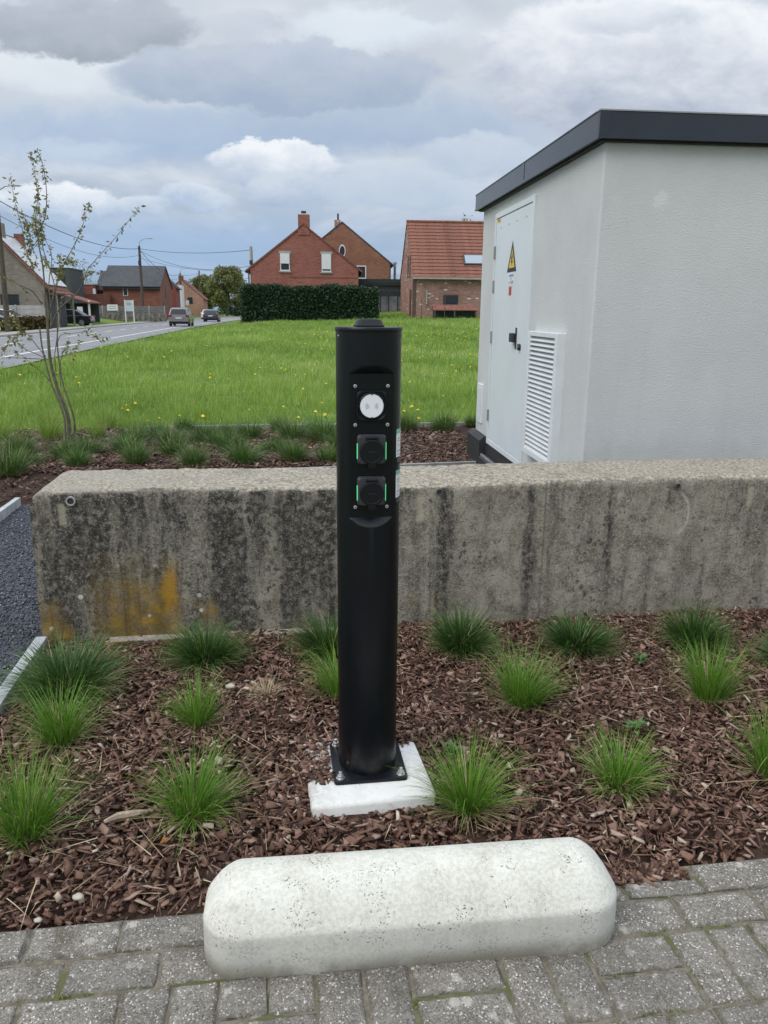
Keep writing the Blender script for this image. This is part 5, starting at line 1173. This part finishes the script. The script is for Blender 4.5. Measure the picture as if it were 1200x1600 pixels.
# clipped hedge
def leafmass(name, n, sampler, size, mat, par, tintf=None):
    P_, Nn = sampler(n); sz = size * RNG.uniform(.6, 1.4, n)
    a = RNG.normal(0, 1, (n, 3)); a /= np.linalg.norm(a, axis=1, keepdims=True)
    u = np.cross(a, RNG.normal(0, 1, (n, 3))); u /= np.linalg.norm(u, axis=1, keepdims=True); v = np.cross(a, u)
    V = np.stack([P_ - u * sz[:, None], P_ + v * sz[:, None] * .6, P_ + u * sz[:, None], P_ - v * sz[:, None] * .6], 1)
    F = np.arange(4 * n).reshape(n, 4); t = np.clip(RNG.beta(2, 2.4, n), 0, 1)
    return link(name, npmesh(name, V.reshape(-1, 3), F, mat, np.repeat(t, 4)), par)
def hedge(name, label, loc, rz, L, D, h, mat, n, size, core, wob=.12, ends=(1, 1)):
    e = empty(name, loc, rz, label, 'hedge')
    def hh(x): return h * (1 + .03 * np.sin(x * 1.1) + .02 * np.sin(x * 3.1))
    def smp(n):
        x = RNG.uniform(0, L, n); f = RNG.random(n)
        y = np.where(f < .62, 0.0, np.where(f < .92, RNG.uniform(0, D, n), D)); z = np.where((f < .62) | (f >= .92), RNG.uniform(-.2, 1, n) * hh(x), hh(x))
        k = RNG.random(n) < .08; x = np.where(k, np.where(RNG.random(n) < .5, 0, L), x); y = np.where(k, RNG.uniform(0, D, n), y); z = np.where(k, RNG.uniform(-.1, 1, n) * h, z)
        p = np.stack([x, y, z], -1) + RNG.normal(0, wob, (n, 3)); return p, None
    leafmass('foliage', n, smp, size, mat, e)
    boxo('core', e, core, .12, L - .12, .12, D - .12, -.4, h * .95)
    return e
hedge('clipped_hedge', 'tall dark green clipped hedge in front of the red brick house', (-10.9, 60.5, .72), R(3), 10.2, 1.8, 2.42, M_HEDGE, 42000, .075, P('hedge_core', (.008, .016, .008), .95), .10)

# ------------------------------------------------------------------ left side of the road
fh = empty('farmhouse', (-29.45, 60.4, 0), R(10), 'grey brick farmhouse with a steep roof covered in pale solar panels', 'house')
rr_ = gable(fh, 7.0, 6.6, 3.1, 6.9, M_BR5, M_TILE2, .12, .14)
slf = (6.9 - 3.1) / 3.5; anf = math.atan(slf)
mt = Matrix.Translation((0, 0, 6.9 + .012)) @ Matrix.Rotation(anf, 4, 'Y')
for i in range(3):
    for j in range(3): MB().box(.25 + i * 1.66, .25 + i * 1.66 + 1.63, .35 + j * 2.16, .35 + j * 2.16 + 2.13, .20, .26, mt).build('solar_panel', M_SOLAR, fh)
ch = MB().box(-.1, .6, 1.2, 1.9, 6.2, 7.7).build('chimney', M_BR5, fh); MB().box(.25, .9, 5.4, 6.0, 6.0, 7.3).build('chimney', M_BR4, fh)
window(fh, .9, 1.35, 1.3, 1.15, 0, frame=M_DKFR, sill=True); window(fh, -1.8, 1.15, 1.2, 1.3, 0, frame=M_DKFR)
boxo('porch_shade_panel', fh, M_SLATEW, 3.505, 3.56, .6, 6.2, 0, 2.45)  # dark sheet standing in for the shadowed openings under the porch roof
MB().prism([(3.4, 3.02), (4.3, 2.55), (4.3, 2.64), (3.4, 3.12)], .3, 6.6, 'xz').build('porch_roof', M_TILE2, fh)
for y_ in (.5, 6.3): boxo('porch_post', fh, M_CONC, 4.08, 4.2, y_, y_ + .12, 0, 2.6)
cp = empty('carport', (-32.9, 75.2, 0), R(10), 'open carport with low red tiled roof beside the farmhouse', 'carport')
MB().prism([(0, 3.4), (4.9, 1.95), (4.9, 2.07), (0, 3.52)], -1.2, 5.0, 'xz').build('roof', M_TILE2, cp)
boxo('back_wall', cp, M_SLATEW, .2, 4.7, 4.6, 4.8, 0, 2.0); boxo('side_wall', cp, M_BR4, .05, .2, 0, 5.8, 0, 2.9)
for x in (1.6, 3.1, 4.7): boxo('post', cp, M_WHITE if x > 4 else M_WOOD, x, x + .16, -.9, -.74, 0, 2.5 - .1 * x * .55)
boxo('sign', cp, M_WHITE, 3.7, 4.2, -.95, -.91, 1.15, 1.65)
# concrete panel fence
pf = empty('panel_fence', (-31.0, 57.6, 0), R(6), 'light grey concrete panel fence in front of the farmhouse', 'fence')
pm = boxo('panel', pf, M_CONC, .06, 1.94, -.03, .03, .0, .30).data; bpy.data.objects.remove(bpy.data.objects['panel'])
pst = MB().box(-.06, .06, -.07, .07, 0, 1.72).mesh('post', M_CONC)
for i in range(3):
    for j in range(5): link('panel', pm, pf, (i * 2.0, 0, .08 + j * .325))
for i in range(4): link('post', pst, pf, (i * 2.0, 0, 0))
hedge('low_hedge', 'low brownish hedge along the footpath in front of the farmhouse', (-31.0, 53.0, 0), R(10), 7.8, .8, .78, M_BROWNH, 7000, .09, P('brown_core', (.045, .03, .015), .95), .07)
# dark cube building, low red extension, dark roofed house
db = empty('flat_roof_building', (-41.6, 97, .3), R(6), 'dark slate clad flat-roofed block behind the farmhouse', 'building')
boxo('wall', db, M_SLATEW, 0, 3.3, 0, 6, -.5, 5.8); boxo('parapet', db, M_DKFR, -.05, 3.35, -.05, 6.05, 5.801, 5.95); boxo('window', db, M_GLASS, 2.2, 2.7, -.03, .05, 4.0, 5.0)
ex = empty('brick_annexe', (-41.2, 104, .35), R(6), 'low red brick annexe with flat roof left of the dark roofed house', 'building')
boxo('wall', ex, M_BR4, 0, 4.4, 0, 5, -.5, 3.0); boxo('upper_wall', ex, M_BR4, -1.8, 2.4, 2.5, 8, -.5, 4.2); boxo('flat_roof', ex, M_CONC, -1.9, 2.5, 2.4, 8.1, 4.201, 4.35); boxo('chimney', ex, M_WHITE, 2.6, 2.9, 1.5, 1.8, 2.9, 3.7)
h3 = empty('brick_house', (-38.5, 112, .45), R(-86), 'red brick house with a wide dark grey tiled roof across the road', 'house')
gable(h3, 8.0, 7.6, 4.05, 6.7, M_BR4, M_SLATE, .15, .14)   # local +x faces the camera
boxo('window', h3, M_WHITE, 3.98, 4.05, 2.65, 3.3, 2.75, 3.75); boxo('window_pane', h3, M_GLASS, 4.051, 4.06, 2.72, 3.22, 2.82, 3.7)
boxo('eave', h3, M_DKFR, 4.02, 4.4, -.1, 7.7, 3.67, 3.8)
boxo('lower_wing', h3, M_BR4, -1.0, 2.6, -1.5, -.02, -.5, 3.4); MB().prism([(3.0, 3.4), (-.5, 6.0), (-.5, 6.15), (3.0, 3.55)], -1.3, -.16, 'xz').build('wing_roof', M_SLATE, h3)
for y in (8.06,):
    boxo('gable_window', h3, M_DKFR, .2, .7, 7.6, 7.64, 2.6, 4.2); boxo('gable_door', h3, M_DKFR, 1.2, 2.2, 7.6, 7.64, -.4, 1.9)
h4 = empty('brick_house', (-36.0, 128, .5), R(10), 'tall dark red brick gable house beyond the dark roofed house', 'house')
gable(h4, 4.6, 8, 4.4, 6.5, P('h4brick', (.20, .052, .040), .85, 0, .12, .6), M_SLATE, .05, .14); MB().box(-.3, .5, .1, .9, 5.6, 7.1).build('chimney', M_BR4, h4); boxo('string_course', h4, M_BR4, -2.3, 2.3, -.03, 0, 4.2, 4.4)
h6 = empty('white_house', (-39.2, 140, .5), R(10), 'narrow pale rendered house front between the brick gables', 'house')
boxo('wall', h6, M_WHITE, 1.5, 3.3, 0, 6, -.5, 5.1); boxo('window', h6, M_GLASS, 2.2, 2.8, -.03, .05, 2.8, 4.4); boxo('shopfront', h6, P('pale_green_board', (.38, .52, .45), .6), 1.5, 3.5, -.1, -.02, -.4, 1.2)
h5 = empty('brick_house', (-38.3, 150, .5), R(8), 'salmon brick gable house at the far end of the street', 'house')
gable(h5, 7.8, 9, 3.0, 6.35, M_BR6, M_TILE2, .05, .14); MB().box(-.5, .35, .2, 1.1, 5.6, 7.1).build('chimney', M_BR4, h5); boxo('window', h5, M_GLASS, 1.0, 1.9, -.03, .05, 2.0, 3.2); boxo('door', h5, M_DKFR, -.9, 0.0, -.03, .05, -.4, 1.6)
# stone and board fence along the far verge
bf = empty('board_fence', (-33.9, 90, .42), R(3), 'grey slatted fence on a rough stone base along the far verge', 'fence')
for j in range(5): boxo('slat', bf, P('grey_board', (.15, .15, .15), .85, 0, .2, 3.0), 0, 8.8, -.02, .02, .30 + j * .22, .49 + j * .22)
for i in range(6): boxo('post', bf, M_CONC, i * 1.74, i * 1.74 + .1, -.05, .05, 0, 1.45)
for i in range(16):
    x = .1 + i * .56; m = MB(); m.rings([[(x + .2 + .36 * k * math.cos(t) * random.uniform(.85, 1.15), -.28 + .2 * k * math.sin(t), z) for t in np.linspace(0, 6.283, 9, endpoint=False)] for k, z in ((1, -.3), (1, .2), (.85, random.uniform(.35, .55)), (.35, random.uniform(.5, .72)))]); m.build('stone', P('rough_stone', (.13, .125, .105), .9, 0, .5, 3.0), bf, 50)
bs_ = empty('banner', (-31.3, 89.6, .45), R(4), 'white banner with two dark lines hung on the slatted fence', 'sign')
boxo('sheet', bs_, M_WHITE, 0, 1.15, -.3, -.27, .85, 1.5)
for z in (1.28, 1.05): boxo('print_mark', bs_, M_WAVE, .15, 1.0, -.305, -.301, z, z + .09)
es_ = empty('notice_board', (-28.4, 86.5, .40), R(4), 'pale notice board on two white posts beside the fence', 'sign')
for x in (0, .88): boxo('post', es_, M_WHITE, x, x + .1, -.05, .05, -.3, 2.05)
boxo('board', es_, P('pale_blue_board', (.48, .56, .62), .5), .1, .88, -.03, .03, .85, 2.0); boxo('print_mark', es_, M_WAVE, .25, .72, -.036, -.031, 1.45, 1.75)

# poles, lamps, cables
def upole(x, y, z0, h, lean, mat, label, lamp=0, r=.16):
    e = empty('utility_pole', (x, y, z0), 0, label, 'pole', 'utility poles along the road')
    MB().tube([(0, 0, -.3), (lean * .5, 0, h * .5), (lean, 0, h)], [r * 1.15, r, r * .78], 10).build('shaft', mat, e, 60)
    boxo('bracket', e, M_GREY, lean - .08, lean + .18, -.10, -.04, h - .45, h - .35); boxo('junction_box', e, M_DKFR, lean * .8 - .13, lean * .8 + .13, -.3, -.13, h * .74, h * .80)
    if lamp:
        a = MB().tube([(lean, 0, h - .2), (lean + .1 * lamp, 0, h + .45), (lean + .6 * lamp, 0, h + .75), (lean + 1.0 * lamp, 0, h + .8)], .035, 6).build('lamp_arm', M_GREY, e, 60)
        MB().rings([[(lean + lamp * (1.0 + u), .13 * k * s, h + .8 + .05 * c * k) for s, c in [(math.sin(t), math.cos(t)) for t in np.linspace(0, 6.283, 8, endpoint=False)]] for u, k in ((-.05, .4), (.15, 1), (.5, 1), (.62, .4))]).build('lamp_head', M_CONC, a, 50)
    return Vector((x + lean, y, z0 + h))
p1 = upole(-24.4, 51, 0.1, 7.9, .2, M_WOOD, 'wooden utility pole behind the low hedge at the left edge', 1)
p2 = upole(-28.1, 92, .42, 8.0, .05, M_WOOD, 'dark wooden street lamp pole in front of the dark roofed house', 1)
p3 = upole(-37.4, 146, .4, 7.5, 0, M_WOOD, 'distant wooden lamp pole before the salmon brick gable', 1)
p4 = upole(-37.2, 160, .4, 8.6, 0, M_WOOD, 'farthest wooden pole before the trees', 0)
p5 = upole(-11.6, 70, 1.0, 5.8, -.1, M_CONC, 'pale concrete utility pole behind the left end of the hedge', 0)
MB().cyl((0, 0, 0), (0, 0, 2.9), .045, 8).build('cable_duct', M_WHITE, bpy.data.objects['utility_pole'], 50, 0, (-.35, -.3, 0), (0, R(-6), 0))
def cable(p, q, sag, label, r=.016):
    pts = [p.lerp(q, t) - Vector((0, 0, sag * 4 * t * (1 - t))) for t in np.linspace(0, 1, 15)]
    o = MB().tube(pts, r, 5).build('overhead_cable', M_CABLE); tag(o, label, 'cable', 'overhead cables')
dn = Vector((0, 0, -1))
cable(p1, p2 + dn * .3, .9, 'thick overhead cable from the left pole to the lamp pole', .028); cable(p1 + dn * .9, p2 + dn * 1.0, 1.1, 'lower thin overhead cable from the left pole to the lamp pole')
cable(p1, Vector((-22.5, 12, 8.7)), .6, 'overhead cable leaving the picture on the left', .028)
cable(p2 + dn * .3, p5 + dn * .3, .35, 'upper cable crossing the road to the concrete pole', .022); cable(p2 + dn * .5, p5 + dn * 1.6, 1.0, 'slack middle cable crossing the road', .020); cable(p2 + dn * 1.3, p5 + dn * 2.0, .5, 'lowest cable crossing the road to the concrete pole')
cable(p2 + dn * .4, p3 + dn * .2, 1.2, 'cable from the lamp pole down the street', .03); cable(p2 + dn * .9, p3 + dn * .9, 1.2, 'lower cable from the lamp pole down the street'); cable(p3 + dn * .3, p4 + dn * .4, .3, 'short distant cable between the far poles', .025)
cable(p4 + dn * .3, p5 + dn * 2.6, .6, 'distant cable behind the trees to the concrete pole')
rs_ = empty('road_sign', (-34.6, 139, .3), 0, 'small white road sign on a yellow post by the far kerb', 'sign')
MB().cyl((0, 0, -.2), (0, 0, 2.4), .07, 8).build('post', P('ochre_post', (.5, .36, .2), .7), rs_); boxo('plate', rs_, M_WHITE, -.3, .3, -.12, -.08, 1.9, 2.7)

# trees
def crown_tree(name, label, x, y, z, h, r, n, leafsz, mat=M_TREE, trunk=.3, bare=False, seed=1):
    e = empty(name, (x, y, z), 0, label, 'tree'); rg = random.Random(seed)
    tk = MB(); tk.tube([(0, 0, -.4), (.1, 0, h * .25), (0, .1, h * .55)], [trunk, trunk * .7, trunk * .35], 8)
    blobs = []
    for i in range(40):
        t = rg.uniform(0, 6.28); el = rg.uniform(-.8, 1.3); q = r * rg.uniform(.35, .9)
        c = Vector((math.cos(t) * math.cos(el) * q, math.sin(t) * math.cos(el) * q, h * .56 + math.sin(el) * (h * .38)))
        tk.tube([(0, 0, h * rg.uniform(.22, .45)), c * .5 + Vector((0, 0, h * .2)), c], [trunk * .3, trunk * .16, trunk * .04], 5)
        blobs.append((c, r * rg.uniform(.24, .42)))
    tk.build('trunk', M_BARK, e, 60)
    if n:
        def smp(n):
            k = RNG.integers(0, len(blobs), n); c = np.array([tuple(b[0]) for b in blobs])[k]; rad = np.array([b[1] for b in blobs])[k]
            d = RNG.normal(0, 1, (n, 3)); d /= np.linalg.norm(d, axis=1, keepdims=True)
            return c + d * (rad * RNG.random(n) ** .45)[:, None], None
        leafmass('crown', n, smp, leafsz, mat, e)
    return e
crown_tree('tree', 'large rounded green tree at the bend of the road', -34.4, 172, .3, 9.6, 4.5, 22000, .20, seed=3)
crown_tree('tree', 'smaller light green tree left of the large tree at the bend', -42.5, 185, .3, 8.4, 3.8, 13000, .20, seed=5)
crown_tree('tree', 'low dark tree behind the hedge at the bend', -29, 190, .3, 7.0, 4.6, 7000, .26, M_HEDGE, seed=8)
crown_tree('tree', 'leafless tree with fine twigs behind the brick annexe', -46.2, 122, .3, 8.8, 2.2, 500, .10, M_TREE, .2, seed=9)
crown_tree('tree', 'thin tree top showing above the barn roof', 8.0, 80, 1.2, 9.9, 1.6, 200, .12, M_TREE, .16, seed=12)
for i, (x, y, s, lab) in enumerate([(-30.5, 100, 1.5, 'rounded green shrub at the end of the slatted fence'), (-31.5, 116, 1.4, 'green shrub beside the road in front of the salmon gable'), (-33.5, 128, 1.6, 'low dark shrub farther along the road'), (-42, 176, 3.2, 'dark undergrowth below the trees at the bend'), (-28.5, 182, 3.4, 'dark thicket beyond the bend right of the trees'), (-35, 186, 3.6, 'dark thicket beyond the bend behind the dark car')]):
    e = empty('shrub', (x, y, .25), 0, lab, 'shrub')
    def smp(n, s=s):
        d = RNG.normal(0, 1, (n, 3)); d /= np.linalg.norm(d, axis=1, keepdims=True); d[:, 2] = np.abs(d[:, 2]); return d * (RNG.random(n) ** .4)[:, None] * np.array([s * 1.3, s, s]), None
    leafmass('foliage', int(900 * s), smp, .18, M_HEDGE if i != 1 else M_TREE, e); MB().tube([(0, 0, -.3), (0, 0, s * .6)], .06, 6).build('stem', M_BARK, e)

# ------------------------------------------------------------------ cars
def car(label, loc, rz, body, L=4.3, Wd=1.8, ht=1.5, kind='hatch', roofm=None):
    """local +x is the front; wheels on z = 0"""
    e = empty('car', loc, rz, label, 'car'); hl, hw = L / 2, Wd / 2; bl = ht * .60; gc = .20
    if kind == 'sedan': low = [(-hl, .42), (-hl + .05, .78), (-hl + .12, bl + .02), (-hl + .75, bl + .06), (hl - 1.25, bl), (hl - .25, bl - .18), (hl, .62), (hl, .34), (hl - .15, gc), (-hl + .2, gc)]; top = [(-hl + .55, bl + .04), (-hl + 1.25, ht - .06), (-hl + 1.9, ht), (-hl + 2.6, ht - .05), (hl - 1.15, bl)]
    elif kind == 'van': low = [(-hl, .38), (-hl + .02, .75), (-hl + .06, bl), (hl - 1.0, bl), (hl - .2, bl - .22), (hl, .62), (hl, .34), (hl - .15, gc), (-hl + .2, gc)]; top = [(-hl + .05, bl), (-hl + .32, ht - .07), (-hl + .9, ht), (-hl + 2.4, ht - .06), (hl - .95, bl)]
    else: low = [(-hl, .38), (-hl + .02, .75), (-hl + .08, bl), (hl - 1.15, bl), (hl - .25, bl - .18), (hl, .60), (hl, .34), (hl - .15, gc), (-hl + .2, gc)]; top = [(-hl + .08, bl), (-hl + .48, ht - .07), (-hl + 1.0, ht), (-hl + 2.3, ht - .05), (hl - 1.1, bl)]
    def loft(poly, wf):
        n = len(poly); m = MB()
        vs = [(x, -wf(z), z) for x, z in poly] + [(x, wf(z), z) for x, z in poly]
        return m.add(vs, [tuple(range(n)), tuple(range(2 * n - 1, n - 1, -1))] + [(i, i + n, (i + 1) % n + n, (i + 1) % n) for i in range(n)])
    bd = loft(low, lambda z: hw if z > .3 else hw - .05).build('body', body, e, 0, .06, seg=3)
    tp = lambda z: hw - .04 - (z - bl) / max(.01, ht - bl) * .20
    loft(top, tp).build('cabin', roofm or body, e, 0, .05, seg=3)
    cxm = sum(p[0] for p in top) / len(top); czm = (bl + ht) / 2
    def ins(p, k=.80): return (cxm + (p[0] - cxm) * k, czm + (p[1] - czm) * k + .01)
    ip = [ins(p) for p in top]
    for s in (-1, 1):
        m = MB(); n = len(ip); f0 = [(x, s * (tp(z) - .03), z) for x, z in ip]; f1 = [(x, s * (tp(z) + .006), z) for x, z in ip]
        m.add(f0 + f1, [tuple(range(n)), tuple(range(2 * n - 1, n - 1, -1))] + [(i, i + n, (i + 1) % n + n, (i + 1) % n) for i in range(n)]); m.build('side_window', M_GLASS, e)
        boxo('pillar', e, body, cxm - .05, cxm + .05, *sorted((s * (tp(czm) - .06), s * (tp(czm) + .010))), bl + .02, ht - .16)
        boxo('mirror', e, body, hl - 1.55, hl - 1.40, *sorted((s * (hw - .02), s * (hw + .16))), bl - .02, bl + .14, .03)
        boxo('tail_light', e, M_TAIL, -hl - .02, -hl + .20, *sorted((s * (hw - .30), s * (hw + .006))), bl - .15, bl + .03, .02)
        boxo('headlight', e, M_SKYL, hl - .38, hl - .04, *sorted((s * (hw - .40), s * (hw + .005))), .62, bl - .14, .02)
    def glass(i, j, name):
        (xa, za), (xb, zb) = top[i], top[j]; a = .12; xa2, za2, xb2, zb2 = xa + (xb - xa) * a, za + (zb - za) * a, xb + (xa - xb) * a, zb + (za - zb) * a
        d = Vector((zb - za, 0, -(xb - xa))).normalized() * (.02 if i == 0 else .02); d = -d if d.z < 0 else d
        V = [Vector((x, s * (tp(z) - .12), z)) for x, z in ((xa2, za2), (xb2, zb2)) for s in (-1, 1)]; V2 = [v + d for v in V]
        MB().add(V + V2, [(0, 1, 3, 2), (4, 6, 7, 5), (0, 4, 5, 1), (2, 3, 7, 6), (0, 2, 6, 4), (1, 5, 7, 3)]).build(name, M_GLASS, e)
    glass(0, 1, 'rear_window'); glass(4, 3, 'windscreen')
    boxo('bumper', e, M_BLACKP, -hl - .03, -hl + .12, -hw + .06, hw - .06, .27, .42, .03); boxo('number_plate', e, M_PLATE, -hl - .022, -hl - .004, -.26, .26, .66, .77); boxo('trim_bar', e, M_RIM, -hl - .015, -hl + .01, -.4, .4, .80, .84)
    for x in (-hl + .78, hl - .85):
        for s in (-1, 1):
            wv_ = MB().cyl((x, s * (hw - .19), .315), (x, s * (hw + .012), .315), .315, 22).build('wheel', M_RUB, e, 40, .02)
            MB().cyl((x, s * (hw + .004), .315), (x, s * (hw + .022), .315), .205, 18).build('rim', M_RIM, wv_, 40)
            for k in range(5): MB().box(-.03, .03, -.004, .004, .04, .19, Matrix.Translation((x, s * (hw + .024), .315)) @ Matrix.Rotation(k * 1.2566, 4, 'Y')).build('spoke', M_GREY, wv_)
    return e
hd = math.atan2(1, -.135)
car('grey brown compact van driving away on the road', (-18.8, 73, .02), hd, M_CGREY, 4.29, 1.81, 1.62, 'van')
car('dark hatchback driving away farther along the road', (-21.9, 100, .02), hd, M_CDARK, 4.3, 1.82, 1.47, 'hatch')
car('white car coming towards us behind the dark hatchback', (-28.0, 125, .02), hd + math.pi, M_CWHIT, 4.2, 1.8, 1.5, 'hatch')
car('dark blue sedan parked on the grass beside the carport', (-28.1, 69.6, .0), R(188), M_CDARK, 4.6, 1.8, 1.43, 'sedan')
car('silver blue car parked behind the low hedge at the left edge', (-27.3, 54.7, .0), R(8), M_CSILV, 4.4, 1.8, 1.55, 'hatch')
car('white car parked beside the silver one behind the low hedge', (-27.2, 56.7, .0), R(6), M_CWHIT, 4.1, 1.75, 1.45, 'hatch')
print('pavers', npv, 'dandelions', nd_, 'objects', len(bpy.data.objects), 'tris', sum(len(m.loops) - 2 * len(m.polygons) for m in bpy.data.meshes))
